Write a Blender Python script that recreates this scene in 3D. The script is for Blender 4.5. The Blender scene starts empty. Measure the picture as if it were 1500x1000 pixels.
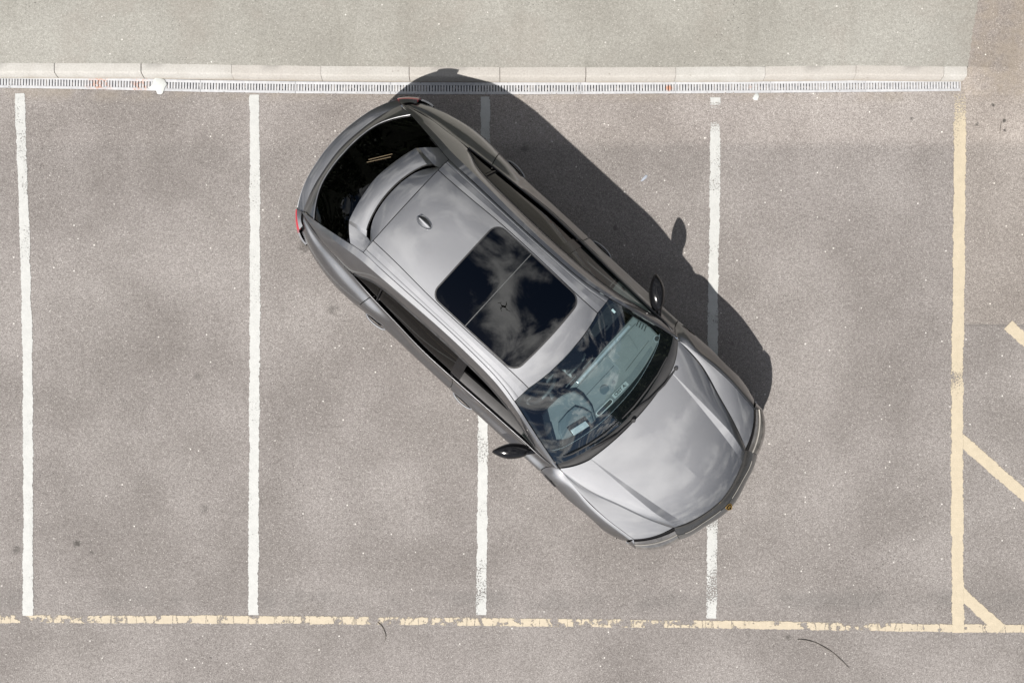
import bpy, bmesh, math, random
import numpy as np
from mathutils import Vector, Matrix
random.seed(7)
R = math.radians
sc = bpy.context.scene
col = sc.collection

# ------------------------------------------------------------------ camera, sky, sun, exposure
CAMH, FPX = 9.5, 1342.0
cam_d = bpy.data.cameras.new('camera')
cam_d.sensor_width = 36.0
cam_d.lens = 36.0 * FPX / 1500.0
cam_d.clip_end = 2000.0
cam = bpy.data.objects.new('camera', cam_d)
cam.location = (0, 0, CAMH)
col.objects.link(cam)
sc.camera = cam

SUN_DIR = Vector((-0.373, -0.612, 1.0)).normalized()       # towards the sun
SUN_EL = math.asin(SUN_DIR.z)
SUN_AZ = math.atan2(SUN_DIR.x, SUN_DIR.y)                   # clockwise from +Y
world = bpy.data.worlds.new("World")
sc.world = world
world.use_nodes = True
wn, wl = world.node_tree.nodes, world.node_tree.links
wn.clear()
w_out = wn.new('ShaderNodeOutputWorld')
w_bg = wn.new('ShaderNodeBackground')
w_bg.inputs['Strength'].default_value = 0.05
sky = wn.new('ShaderNodeTexSky')
sky.sky_type = 'NISHITA'
sky.sun_disc = False
sky.sun_elevation = SUN_EL
sky.sun_rotation = SUN_AZ
sky.altitude = 400
sky.air_density = 0.6
sky.dust_density = 0.5
# broken cloud: noise on a cloud deck seen in perspective, the same over the whole sky
w_tc = wn.new('ShaderNodeTexCoord')
w_sep = wn.new('ShaderNodeSeparateXYZ')
wl.new(w_tc.outputs['Generated'], w_sep.inputs[0])
w_zc = wn.new('ShaderNodeMath'); w_zc.operation = 'MAXIMUM'; w_zc.inputs[1].default_value = 0.0
wl.new(w_sep.outputs['Z'], w_zc.inputs[0])
w_zz = wn.new('ShaderNodeMath'); w_zz.operation = 'ADD'; w_zz.inputs[1].default_value = 0.12
wl.new(w_zc.outputs[0], w_zz.inputs[0])
w_div = wn.new('ShaderNodeVectorMath'); w_div.operation = 'DIVIDE'
w_comb = wn.new('ShaderNodeCombineXYZ')
for k in ('X', 'Y', 'Z'):
    wl.new(w_zz.outputs[0], w_comb.inputs[k])
wl.new(w_tc.outputs['Generated'], w_div.inputs[0])
wl.new(w_comb.outputs[0], w_div.inputs[1])
w_map = wn.new('ShaderNodeMapping'); w_map.inputs['Location'].default_value = (1.590, 4.893, 0.0)
wl.new(w_div.outputs[0], w_map.inputs[0])
w_n1 = wn.new('ShaderNodeTexNoise'); w_n1.inputs['Scale'].default_value = 4.6
w_n1.inputs['Detail'].default_value = 9.0; w_n1.inputs['Roughness'].default_value = 0.58
w_n1.inputs['Distortion'].default_value = 0.35
wl.new(w_map.outputs[0], w_n1.inputs['Vector'])
w_r1 = wn.new('ShaderNodeMapRange'); w_r1.interpolation_type = 'SMOOTHSTEP'
w_r1.inputs['From Min'].default_value = 0.44; w_r1.inputs['From Max'].default_value = 0.63
wl.new(w_n1.outputs['Fac'], w_r1.inputs['Value'])
w_n2 = wn.new('ShaderNodeTexNoise'); w_n2.inputs['Scale'].default_value = 7.0
w_n2.inputs['Detail'].default_value = 5.0
wl.new(w_map.outputs[0], w_n2.inputs['Vector'])
w_cr = wn.new('ShaderNodeValToRGB')
w_cr.color_ramp.elements[0].position = 0.35; w_cr.color_ramp.elements[0].color = (6.8, 7.0, 7.3, 1)
w_cr.color_ramp.elements[1].position = 0.62; w_cr.color_ramp.elements[1].color = (19.5, 19.4, 19.1, 1)
wl.new(w_n2.outputs['Fac'], w_cr.inputs['Fac'])
w_mix = wn.new('ShaderNodeMixRGB')
wl.new(w_r1.outputs[0], w_mix.inputs['Fac'])
wl.new(sky.outputs[0], w_mix.inputs['Color1'])
wl.new(w_cr.outputs[0], w_mix.inputs['Color2'])
wl.new(w_mix.outputs[0], w_bg.inputs['Color'])
wl.new(w_bg.outputs[0], w_out.inputs[0])

sun_d = bpy.data.lights.new('sun', 'SUN')
sun_d.energy = 5.0
sun_d.angle = R(0.5)
sun_d.color = (1.0, 0.955, 0.90)
sun = bpy.data.objects.new('sun', sun_d)
sun.location = SUN_DIR * 30
sun.rotation_euler = SUN_DIR.to_track_quat('Z', 'Y').to_euler()
col.objects.link(sun)

vs = sc.view_settings
vs.view_transform = 'Standard'
vs.look = 'None'
vs.exposure = 0.47
vs.gamma = 1.0
vs.use_curve_mapping = False
sc.cycles.max_bounces = 10
sc.cycles.transparent_max_bounces = 12
sc.cycles.sample_clamp_indirect = 6.0


# ------------------------------------------------------------------ helpers
def G(px, py, z=0.0):
    """a point of the place from its position in a 1500 x 1000 plan view and its height"""
    return Vector(((px - 750) / FPX * (CAMH - z), -(py - 500) / FPX * (CAMH - z), z))


def tag(o, label=None, cat=None, group=None, kind=None):
    if label: o['label'] = label
    if cat: o['category'] = cat
    if group: o['group'] = group
    if kind: o['kind'] = kind
    return o


def empty(name, loc=(0, 0, 0), rz=0.0):
    o = bpy.data.objects.new(name, None)
    o.location = loc
    o.rotation_euler = (0, 0, rz)
    o.empty_display_size = 0.2
    col.objects.link(o)
    return o


class MB:
    """collects vertices and faces and links them as one mesh object"""
    def __init__(self):
        self.v, self.f = [], []

    def add(self, verts, faces):
        n = len(self.v)
        self.v += [tuple(map(float, p)) for p in verts]
        self.f += [tuple(i + n for i in f) for f in faces]
        return self

    def box(self, c, s, rz=0.0, ry=0.0, bev=0.0):
        bm = bmesh.new()
        bmesh.ops.create_cube(bm, size=1.0)
        bmesh.ops.scale(bm, vec=s, verts=bm.verts)
        if bev:
            bmesh.ops.bevel(bm, geom=bm.edges[:], offset=bev, segments=2, affect='EDGES', profile=0.6)
        m = Matrix.Translation(c) @ Matrix.Rotation(rz, 4, 'Z') @ Matrix.Rotation(ry, 4, 'Y')
        bm.transform(m)
        bm.verts.index_update()
        self.add([v.co for v in bm.verts], [[v.index for v in f.verts] for f in bm.faces])
        bm.free()
        return self

    def tube(self, pts, r, n=8, caps=True):
        pts = [Vector(p) for p in pts]
        rr = r if isinstance(r, (list, tuple)) else [r] * len(pts)
        rings, faces = [], []
        for i, p in enumerate(pts):
            d = (pts[min(i + 1, len(pts) - 1)] - pts[max(i - 1, 0)]).normalized()
            up = Vector((0, 0, 1)) if abs(d.z) < 0.9 else Vector((1, 0, 0))
            a = d.cross(up).normalized(); b = d.cross(a).normalized()
            for k in range(n):
                t = 2 * math.pi * k / n
                rings.append(p + (a * math.cos(t) + b * math.sin(t)) * rr[i])
        for i in range(len(pts) - 1):
            for k in range(n):
                k2 = (k + 1) % n
                faces.append((i * n + k, i * n + k2, (i + 1) * n + k2, (i + 1) * n + k))
        if caps:
            faces.append(tuple(range(n)))
            faces.append(tuple(range((len(pts) - 1) * n, len(pts) * n))[::-1])
        return self.add(rings, faces)

    def lathe(self, prof, axis='Y', n=48, c=(0, 0, 0), closed=False):
        vv, ff = [], []
        m = len(prof)
        for k in range(n):
            t = 2 * math.pi * k / n
            for r, h in prof:
                if axis == 'Y':
                    p = (r * math.cos(t), h, r * math.sin(t))
                else:
                    p = (r * math.cos(t), r * math.sin(t), h)
                vv.append((p[0] + c[0], p[1] + c[1], p[2] + c[2]))
        for k in range(n):
            k2 = (k + 1) % n
            for i in range(m - 1 + (1 if closed else 0)):
                i2 = (i + 1) % m
                ff.append((k * m + i, k2 * m + i, k2 * m + i2, k * m + i2))
        return self.add(vv, ff)

    def prism(self, poly, z0, z1):
        """vertical prism over an xy polygon (counter-clockwise)"""
        n = len(poly)
        vv = [(p[0], p[1], z0) for p in poly] + [(p[0], p[1], z1) for p in poly]
        ff = [tuple(range(n))[::-1], tuple(range(n, 2 * n))]
        ff += [(i, (i + 1) % n, n + (i + 1) % n, n + i) for i in range(n)]
        return self.add(vv, ff)

    def build(self, name, mat, parent=None, smooth=None, recalc=False):
        me = bpy.data.meshes.new(name)
        me.from_pydata(self.v, [], self.f)
        if recalc:
            bm = bmesh.new(); bm.from_mesh(me)
            bmesh.ops.remove_doubles(bm, verts=bm.verts[:], dist=1e-5)
            bmesh.ops.recalc_face_normals(bm, faces=bm.faces[:])
            bm.to_mesh(me); bm.free()
        me.materials.append(mat)
        if smooth is not None:
            me.polygons.foreach_set('use_smooth', [True] * len(me.polygons))
            me.set_sharp_from_angle(angle=R(smooth))
        me.update()
        o = bpy.data.objects.new(name, me)
        if parent is not None: o.parent = parent
        col.objects.link(o)
        return o


def copy_of(o, parent=None):
    c = o.copy()
    col.objects.link(c)
    if parent is not None: c.parent = parent
    for ch in list(o.children):
        copy_of(ch, c)
    return c


def cr_line(P, m):
    """smooth curve (non-uniform Catmull-Rom, chord lengths) through P, m samples per span"""
    P = np.asarray(P, float)
    n = len(P)
    if n == 2 or m == 1 and n == 2:
        t = np.linspace(0, 1, m + 1)[:, None]
        return P[0] * (1 - t) + P[1] * t
    d = np.linalg.norm(np.diff(P, axis=0), axis=1)
    d = np.maximum(np.sqrt(d), 1e-3)
    s = np.concatenate([[0], np.cumsum(d)])
    T = np.zeros_like(P)
    for i in range(1, n - 1):
        a = (P[i] - P[i - 1]) / d[i - 1]; b = (P[i + 1] - P[i]) / d[i]
        T[i] = (a * d[i] + b * d[i - 1]) / (d[i] + d[i - 1])
    T[0] = 2 * (P[1] - P[0]) / d[0] - T[1]
    T[-1] = 2 * (P[-1] - P[-2]) / d[-1] - T[-2]
    out = []
    for i in range(n - 1):
        h = d[i]
        for k in range(m):
            u = k / m
            out.append((2*u**3 - 3*u*u + 1) * P[i] + (u**3 - 2*u*u + u) * h * T[i]
                       + (-2*u**3 + 3*u*u) * P[i+1] + (u**3 - u*u) * h * T[i+1])
    out.append(P[-1])
    return np.array(out)


def surf(rows, mu=6, mv=6, linear_v=False):
    """rows of control points -> fine grid [U][V][3]; u runs over the rows"""
    fine = [cr_line(r, mv) for r in rows]
    fine = np.array(fine)
    if linear_v or len(rows) == 2:
        outs = []
        for i in range(len(rows) - 1):
            for k in range(mu):
                t = k / mu
                outs.append(fine[i] * (1 - t) + fine[i + 1] * t)
        outs.append(fine[-1])
        return np.array(outs)
    cols = [cr_line(fine[:, j], mu) for j in range(fine.shape[1])]
    return np.transpose(np.array(cols), (1, 0, 2))


def full(rows):
    """half rows that start on y = 0 -> full rows from +y to -y"""
    out = []
    for r in rows:
        m = [(p[0], -p[1], p[2]) for p in r[1:]]
        out.append([tuple(p) for p in reversed(r)] + m)
    return out


SHELL = MB()
CENT = np.array((0.0, 0.0, 0.55))


def gnormals(g):
    du = np.gradient(g, axis=0); dv = np.gradient(g, axis=1)
    n = np.cross(du, dv)
    L = np.linalg.norm(n, axis=2, keepdims=True)
    n = n / np.maximum(L, 1e-9)
    c = g.reshape(-1, 3).mean(0)
    d = (g - np.array((np.clip(c[0], -1.6, 1.6) * 0.9, 0, 0.5)))
    if (n * d).sum() < 0:
        return -n, True
    return n, False


def add_grid(mb, g, gap=0.0, sides='', flange=0.016, shell=True, sdepth=0.02, keep=None, mirror=False):
    """adds a surface grid; sides lists the borders ('a' u0, 'b' u1, 'c' v0, 'd' v1) that are cut back by gap and folded in"""
    for s in ((1, -1) if mirror else (1,)):
        h = g.copy()
        h[:, :, 1] *= s
        n, flip = gnormals(h)
        if shell:
            _emit(SHELL, h - n * sdepth, flip)
        h2 = h.copy()
        def pull(a, b):
            v = b - a
            L = np.maximum(np.linalg.norm(v, axis=1, keepdims=True), 1e-6)
            return a + v / L * np.minimum(gap, L * 0.6)
        if 'a' in sides: h2[0] = pull(h2[0], h2[1])
        if 'b' in sides: h2[-1] = pull(h2[-1], h2[-2])
        if 'c' in sides: h2[:, 0] = pull(h2[:, 0], h2[:, 1])
        if 'd' in sides: h2[:, -1] = pull(h2[:, -1], h2[:, -2])
        _emit(mb, h2, flip, keep)
        def strip(line, nn, rev):
            low = line - nn * flange
            m = len(line)
            vv = list(line) + list(low)
            ff = [(i, i + 1, m + i + 1, m + i) for i in range(m - 1)]
            if rev: ff = [f[::-1] for f in ff]
            mb.add(vv, ff)
        if 'a' in sides: strip(h2[0], n[0], not flip)
        if 'b' in sides: strip(h2[-1], n[-1], flip)
        if 'c' in sides: strip(h2[:, 0], n[:, 0], flip)
        if 'd' in sides: strip(h2[:, -1], n[:, -1], not flip)


def _emit(mb, h, flip, keep=None):
    U, V = h.shape[:2]
    ff = []
    for i in range(U - 1):
        for j in range(V - 1):
            if keep is not None and not keep((i + .5) / (U - 1), (j + .5) / (V - 1)): continue
            f = (i * V + j, (i + 1) * V + j, (i + 1) * V + j + 1, i * V + j + 1)
            if flip: f = f[::-1]
            ff.append(f)
    mb.add(h.reshape(-1, 3), ff)


# ------------------------------------------------------------------ materials
class NT:
    def __init__(self, name):
        self.m = bpy.data.materials.new(name)
        self.m.use_nodes = True
        self.n, self.l = self.m.node_tree.nodes, self.m.node_tree.links
        self.n.clear()
        self.out = self.n.new('ShaderNodeOutputMaterial')
        self.tc = None

    def new(self, t, **kw):
        n = self.n.new('ShaderNode' + t)
        for k, v in kw.items():
            if k in n.inputs: self.set(n.inputs[k], v)
            else: setattr(n, k, v)
        return n

    def set(self, sock, v):
        if isinstance(v, bpy.types.NodeSocket): self.l.new(v, sock)
        elif hasattr(v, 'outputs'): self.l.new(v.outputs[0], sock)
        else: sock.default_value = v

    def pos(self):
        if self.tc is None: self.tc = self.new('NewGeometry')
        return self.tc.outputs['Position']

    def obj(self):
        return self.new('TexCoord').outputs['Object']

    def noise(self, scale, detail=4, rough=0.5, vec=None, dist=0.0, off=0.0):
        n = self.n.new('ShaderNodeTexNoise')
        n.inputs['Scale'].default_value = scale
        n.inputs['Detail'].default_value = detail
        n.inputs['Roughness'].default_value = rough
        n.inputs['Distortion'].default_value = dist
        v = vec if vec is not None else self.pos()
        if off:
            a = self.n.new('ShaderNodeVectorMath'); a.operation = 'ADD'
            a.inputs[1].default_value = (off, off * 1.7, off * 0.3)
            self.l.new(v, a.inputs[0]); v = a.outputs[0]
        self.l.new(v, n.inputs['Vector'])
        return n.outputs['Fac']

    def voro(self, scale, vec=None, feature='F1', rnd=1.0):
        n = self.n.new('ShaderNodeTexVoronoi')
        n.feature = feature
        n.inputs['Scale'].default_value = scale
        n.inputs['Randomness'].default_value = rnd
        self.l.new(vec if vec is not None else self.pos(), n.inputs['Vector'])
        return n

    def ramp(self, v, a, b, lo=0.0, hi=1.0, smooth=True):
        n = self.n.new('ShaderNodeMapRange')
        n.interpolation_type = 'SMOOTHSTEP' if smooth else 'LINEAR'
        self.set(n.inputs['Value'], v)
        n.inputs['From Min'].default_value = a; n.inputs['From Max'].default_value = b
        n.inputs['To Min'].default_value = lo; n.inputs['To Max'].default_value = hi
        return n.outputs[0]

    def math(self, op, a, b=None, c=None):
        n = self.n.new('ShaderNodeMath'); n.operation = op
        self.set(n.inputs[0], a)
        if b is not None: self.set(n.inputs[1], b)
        if c is not None: self.set(n.inputs[2], c)
        return n.outputs[0]

    def mix(self, f, a, b, mode='MIX'):
        n = self.n.new('ShaderNodeMixRGB'); n.blend_type = mode
        self.set(n.inputs['Fac'], f)
        for s, v in (('Color1', a), ('Color2', b)):
            if isinstance(v, (tuple, list)): v = (*v[:3], 1.0)
            elif isinstance(v, (int, float)): v = (v, v, v, 1.0)
            self.set(n.inputs[s], v)
        return n.outputs[0]

    def sep(self, v):
        n = self.n.new('ShaderNodeSeparateXYZ'); self.l.new(v, n.inputs[0]); return n.outputs

    def bump(self, h, strength=0.3, dist=0.01):
        n = self.n.new('ShaderNodeBump')
        n.inputs['Strength'].default_value = strength
        n.inputs['Distance'].default_value = dist
        self.set(n.inputs['Height'], h)
        return n.outputs[0]

    def pbr(self, color=(.5, .5, .5), rough=0.5, metal=0.0, coat=0.0, coat_r=0.03, normal=None, ior=1.5, alpha=None,
            spec=None, coat_n=None):
        b = self.n.new('ShaderNodeBsdfPrincipled')
        if isinstance(color, (tuple, list)): color = (*color[:3], 1.0)
        self.set(b.inputs['Base Color'], color)
        self.set(b.inputs['Roughness'], rough)
        self.set(b.inputs['Metallic'], metal)
        self.set(b.inputs['Coat Weight'], coat)
        self.set(b.inputs['Coat Roughness'], coat_r)
        self.set(b.inputs['IOR'], ior)
        if spec is not None: self.set(b.inputs['Specular IOR Level'], spec)
        if normal is not None: self.l.new(normal, b.inputs['Normal'])
        if coat_n is not None: self.l.new(coat_n, b.inputs['Coat Normal'])
        if alpha is not None: self.set(b.inputs['Alpha'], alpha)
        self.l.new(b.outputs[0], self.out.inputs[0])
        self.b = b
        return self.m


def simple(name, color, rough=0.5, metal=0.0, coat=0.0, var=0.06, vscale=9.0, bump=0.0, bscale=300.0, **kw):
    t = NT(name)
    ob = t.obj()
    n = t.noise(vscale, 4, 0.55, vec=ob)
    c = t.mix(t.ramp(n, .3, .7), [x * (1 - var) for x in color], [min(1, x * (1 + var)) for x in color])
    nor = None
    if bump:
        nor = t.bump(t.noise(bscale, 2, .5, vec=ob), bump, 0.003)
    rr = t.ramp(t.noise(vscale * 2.3, 3, .5, vec=ob, off=3.3), .3, .7, max(0.0, rough * 0.88), min(1, rough * 1.12))
    return t.pbr(c, rr, metal, coat, normal=nor, **kw)


def asphalt(name, base, tint2, footway=False):
    t = NT(name)
    p = t.pos()
    s = t.sep(p)
    X, Y = s[0], s[1]
    big = t.noise(0.55, 3, .5)
    med = t.noise(1.15, 3, .5, off=4.0)
    fine = t.noise(34, 3, .65, off=9.0)
    grain = t.noise(92, 3, .75, off=2.0)
    c = t.mix(t.ramp(big, .32, .68), base, tint2)
    if footway:
        med = t.math('ADD', t.math('MULTIPLY', t.math('SUBTRACT', med, .5), .45), .52)
        grain = t.math('ADD', t.math('MULTIPLY', t.math('SUBTRACT', grain, .5), .5), .5)
        fine = t.math('ADD', t.math('MULTIPLY', t.math('SUBTRACT', fine, .5), .6), .5)
    c = t.mix(t.ramp(med, .30, .72, 0.0, 0.8), t.mix(1.0, c, (.82, .81, .80), 'MULTIPLY'), t.mix(1.0, c, (1.13, 1.13, 1.13), 'MULTIPLY'))
    c = t.mix(t.ramp(fine, .33, .67), t.mix(1.0, c, (.88, .87, .86), 'MULTIPLY'), t.mix(1.0, c, (1.11, 1.11, 1.10), 'MULTIPLY'))
    c = t.mix(t.ramp(grain, .32, .68), t.mix(1.0, c, (.68, .67, .66), 'MULTIPLY'), t.mix(1.0, c, (1.32, 1.32, 1.32), 'MULTIPLY'))
    # single stones of the aggregate: pale chips and dark pits
    v1 = t.voro(70)
    csep = t.sep(v1.outputs['Color'])
    pale = t.math('MULTIPLY', t.ramp(csep[0], .90, .97), t.ramp(v1.outputs['Distance'], .28, .42, 1, 0))
    c = t.mix(t.math('MULTIPLY', pale, .55), c, (.50, .48, .45))
    v2 = t.voro(24, vec=p)
    c2 = t.sep(v2.outputs['Color'])
    bright = t.math('MULTIPLY', t.ramp(c2[0], .975, .985), t.ramp(v2.outputs['Distance'], .14, .24, 1, 0))
    c = t.mix(t.math('MULTIPLY', bright, .8), c, (.66, .64, .60))
    pit_area = t.ramp(t.noise(1.1, 3, .6, off=21.0), .45, .68)
    v3 = t.voro(55)
    c3 = t.sep(v3.outputs['Color'])
    pit = t.math('MULTIPLY', t.ramp(c3[1], .86, .93), t.ramp(v3.outputs['Distance'], .22, .40, 1, 0))
    pit = t.math('MULTIPLY', pit, t.math('ADD', t.math('MULTIPLY', pit_area, .6), .10))
    c = t.mix(pit, c, (.035, .032, .030))
    if not footway:
        wob = t.math('MULTIPLY', t.math('SUBTRACT', t.noise(3.5, 3, .5, off=6.0), .5), .10)
        Yw = t.math('ADD', Y, wob); Xw = t.math('ADD', X, wob)
        # paler strip of newer surfacing along the drain
        strip = t.math('MULTIPLY', t.ramp(Yw, 1.97, 2.13), t.ramp(X, -2.6, -.2, .30, 1.0))
        c = t.mix(t.math('MULTIPLY', strip, .58), c, t.mix(1.0, c, (1.42, 1.40, 1.38), 'MULTIPLY'))
        # dust in the channel by the drain
        dust = t.math('MULTIPLY', t.ramp(Yw, 2.44, 2.60), t.ramp(t.noise(4.2, 4, .6, off=13.0), .35, .62))
        c = t.mix(t.math('MULTIPLY', dust, .40), c, (.25, .215, .17))
        # brownish reinstatement on the right with a straight joint
        right = t.math('MULTIPLY', t.ramp(Xw, 4.64, 4.72), t.ramp(Y, .165, .185))
        c = t.mix(t.math('MULTIPLY', right, .65), c, t.mix(1.0, c, (1.14, 1.11, 1.06), 'MULTIPLY'))
        jn = t.math('MULTIPLY', t.ramp(Xw, 4.66, 4.72), t.ramp(t.math('ABSOLUTE', t.math('SUBTRACT', Y, .168)), .0, .018, 1, 0))
        c = t.mix(t.math('MULTIPLY', jn, .3), c, (.06, .058, .055))
        # darker scuffed run above the yellow line, and old bluish sealant
        run = t.ramp(t.math('ABSOLUTE', t.math('SUBTRACT', Yw, -2.68)), .02, .16, 1, 0)
        run = t.math('MULTIPLY', run, t.ramp(t.noise(2.0, 4, .6, off=31.0), .38, .62))
        c = t.mix(t.math('MULTIPLY', run, .24), c, (.10, .098, .095))
        # stains: oil drips, chewing gum
        for (px, py, r, k) in ((113, 796, .045, .75), (134, 808, .028, .55), (24, 805, .05, .5), (487, 453, .06, .4),
                               (290, 551, .04, .4), (1455, 153, .022, .85), (1471, 177, .022, .85), (1472, 191, .02, .85),
                               (1431, 182, .022, .6), (767, 218, .04, .45), (447, 362, .07, .5), (901, 334, .03, .5),
                               (1335, 174, .02, .6), (1155, 933, .03, .5), (300, 745, .05, .35)):
            g = G(px, py)
            dv = t.new('VectorMath', operation='DISTANCE')
            t.l.new(p, dv.inputs[0]); dv.inputs[1].default_value = g
            d = t.math('ADD', dv.outputs['Value'], t.math('MULTIPLY', t.math('SUBTRACT', t.noise(34, 4, .7, off=px * .01), .5), r * 3.2))
            c = t.mix(t.math('MULTIPLY', t.ramp(d, r * .35, r * 1.1, 1, 0), k), c, (.045, .042, .038))
        for (px, py, rx, ry, k) in ((560, 180, 1.0, .5, .3), (250, 260, 1.4, .7, .25), (1240, 245, .5, .5, .28), (180, 560, .9, 1.6, .18)):
            g = G(px, py)
            dx = t.math('DIVIDE', t.math('SUBTRACT', X, g.x), rx); dy = t.math('DIVIDE', t.math('SUBTRACT', Y, g.y), ry)
            d = t.math('SQRT', t.math('ADD', t.math('MULTIPLY', dx, dx), t.math('MULTIPLY', dy, dy)))
            d = t.math('ADD', d, t.math('MULTIPLY', t.math('SUBTRACT', med, .5), 1.4))
            c = t.mix(t.math('MULTIPLY', t.ramp(d, .2, 1.0, 1, 0), k), c, t.mix(1.0, c, (.72, .71, .70), 'MULTIPLY'))
    else:
        w = t.noise(1.4, 4, .6, off=17.0)
        c = t.mix(t.ramp(w, .5, .66, 0, .2), c, (.22, .19, .165))
        st = t.noise(1.0, 3, .6, vec=t.new('Mapping', Vector=p, Rotation=(0, 0, R(35)), Scale=(2.2, .35, 1)).outputs[0], off=3.0)
        c = t.mix(t.ramp(st, .53, .66, 0, .3), c, t.mix(1.0, c, (.75, .74, .72), 'MULTIPLY'))
    h = t.math('ADD', t.math('MULTIPLY', grain, .7), t.math('MULTIPLY', fine, .5))
    nor = t.bump(h, .75, .012)
    return t.pbr(c, .92, normal=nor, spec=.3)


def paint_mark(name, color, wear, crack=False, edge=.018, var=.05):
    """road paint with ragged worn edges and holes; u across, v along in the UVs is metres"""
    t = NT(name)
    uv = t.new('UVMap').outputs[0]
    s = t.sep(uv)
    p = t.pos()
    u = s[0]                                     # distance from the centre line / half width
    en = t.noise(26, 4, .65)
    en2 = t.noise(5, 2, .5, off=3.0)
    lim = t.math('ADD', t.math('MULTIPLY', t.math('SUBTRACT', en, .5), .62), t.math('MULTIPLY', t.math('SUBTRACT', en2, .5), .50))
    a = t.ramp(t.math('ADD', t.math('ABSOLUTE', u), lim), .80, .86, 1, 0)
    hole = t.noise(62, 3, .7, off=8.0)
    wmask = t.math('MULTIPLY', t.noise(1.7, 3, .6, off=12.0), 1.0)
    attr = t.new('Attribute', attribute_name='wear').outputs['Fac']
    thr = t.math('ADD', t.math('MULTIPLY', attr, .42), t.math('MULTIPLY', t.ramp(wmask, .40, .62), wear))
    hole_a = t.ramp(t.math('SUBTRACT', hole, t.math('ADD', thr, .12)), .0, .035)
    a = t.math('MULTIPLY', a, hole_a)
    if crack:
        mp = t.new('Mapping', Vector=p, Scale=(1.0, .16, 1.0)).outputs[0]
        cv = t.voro(7, vec=mp, feature='DISTANCE_TO_EDGE')
        ck = t.ramp(t.math('ADD', cv.outputs['Distance'], t.math('MULTIPLY', t.math('SUBTRACT', hole, .5), .16)), .0, .03)
        some = t.ramp(t.noise(1.6, 3, .6, off=51.0), .44, .60)
        a = t.math('MULTIPLY', a, t.math('MAXIMUM', ck, some))
        big = t.noise(8, 3, .65, off=40.0)
        a = t.math('MULTIPLY', a, t.ramp(t.math('ADD', big, t.math('MULTIPLY', attr, -.40)), .33, .41))
    dirt = t.noise(14, 4, .6, off=5.0)
    c = t.mix(t.ramp(dirt, .3, .75), [x * .90 for x in color], color)
    speck = t.ramp(t.noise(120, 2, .6, off=1.0), .62, .70, 0, .42)
    c = t.mix(speck, c, [x * .55 for x in color])
    nor = t.bump(t.math('ADD', t.noise(95, 2, .7, off=2.0), hole), .3, .008)
    return t.pbr(c, .75, normal=nor, alpha=a)


M = {}
M['asphalt'] = asphalt('asphalt', (.213, .199, .193), (.234, .220, .213))
M['footway'] = asphalt('footway_asphalt', (.268, .264, .242), (.292, .290, .270), footway=True)
M['white_mark'] = paint_mark('white_road_paint', (.455, .46, .447), .24)
M['yellow_mark'] = paint_mark('faded_yellow_road_paint', (.455, .395, .295), .14)
M['yellow_worn'] = paint_mark('cracked_yellow_road_paint', (.455, .395, .30), .10, crack=True)


def concrete():
    t = NT('kerb_concrete')
    p = t.pos()
    oi = t.new('ObjectInfo').outputs['Random']
    n = t.noise(5, 5, .6); f = t.noise(60, 3, .6)
    c = t.mix(t.ramp(n, .3, .7), (.365, .356, .336), (.405, .398, .380))
    c = t.mix(t.ramp(oi, 0, 1, 0, .55), c, (.35, .325, .30))
    c = t.mix(t.ramp(f, .3, .7), t.mix(1., c, (.90, .89, .88), 'MULTIPLY'), t.mix(1., c, (1.07, 1.07, 1.06), 'MULTIPLY'))
    v = t.voro(18); cs = t.sep(v.outputs['Color'])
    sp = t.math('MULTIPLY', t.ramp(cs[0], .93, .96), t.ramp(v.outputs['Distance'], .1, .3, 1, 0))
    c = t.mix(t.math('MULTIPLY', sp, .4), c, (.17, .15, .13))
    z = t.sep(p)[2]
    c = t.mix(t.ramp(t.math('ADD', z, t.math('MULTIPLY', t.math('SUBTRACT', n, .5), .06)), .0, .05, .5, 0), c, (.31, .27, .215))
    return t.pbr(c, .9, normal=t.bump(f, .4, .004), spec=.3)


M['concrete'] = concrete()
M['mortar'] = simple('dirty_joint', (.075, .055, .047), .95, var=.3, vscale=20)


def galv():
    t = NT('galvanised_grating')
    p = t.pos()
    n = t.noise(22, 4, .6); f = t.noise(130, 2, .6)
    c = t.mix(t.ramp(n, .3, .7), (.36, .365, .38), (.44, .445, .455))
    c = t.mix(t.ramp(f, .55, .75, 0, .3), c, (.33, .32, .31))
    rust = None
    for (px, py, rx) in ((145, 124, .16), (205, 125, .12), (980, 129, .045), (1098, 128, .03), (1340, 117, .03)):
        g = G(px, py)
        dv = t.new('VectorMath', operation='DISTANCE')
        t.l.new(p, dv.inputs[0]); dv.inputs[1].default_value = g
        k = t.math('MULTIPLY', 1.3 if px == 980 else t.ramp(t.noise(45, 3, .6, off=px * .2), .42, .6), t.ramp(t.math('ADD', dv.outputs['Value'], t.math('MULTIPLY', t.math('SUBTRACT', t.noise(20, 3, .6, off=px * .1), .5), rx)), rx * .25, rx, 1, 0))
        rust = k if rust is None else t.math('MAXIMUM', rust, k)
    c = t.mix(t.math('MULTIPLY', rust, .6), c, (.46, .19, .09))
    return t.pbr(c, .6, normal=t.bump(f, .2, .002))


M['galv'] = galv()
M['pit'] = simple('drain_channel_dark', (.02, .02, .022), .95, var=.3)
M['silt'] = simple('drain_silt', (.20, .185, .17), .95, var=.3, vscale=40)
M['white_splat'] = simple('white_splash', (.47, .485, .47), .7, var=.03, vscale=40)
M['twig'] = simple('dry_twig', (.12, .108, .095), .9, var=.3, vscale=40)
M['foil'] = simple('foil_scrap', (.30, .33, .38), .5, var=.1)


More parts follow.
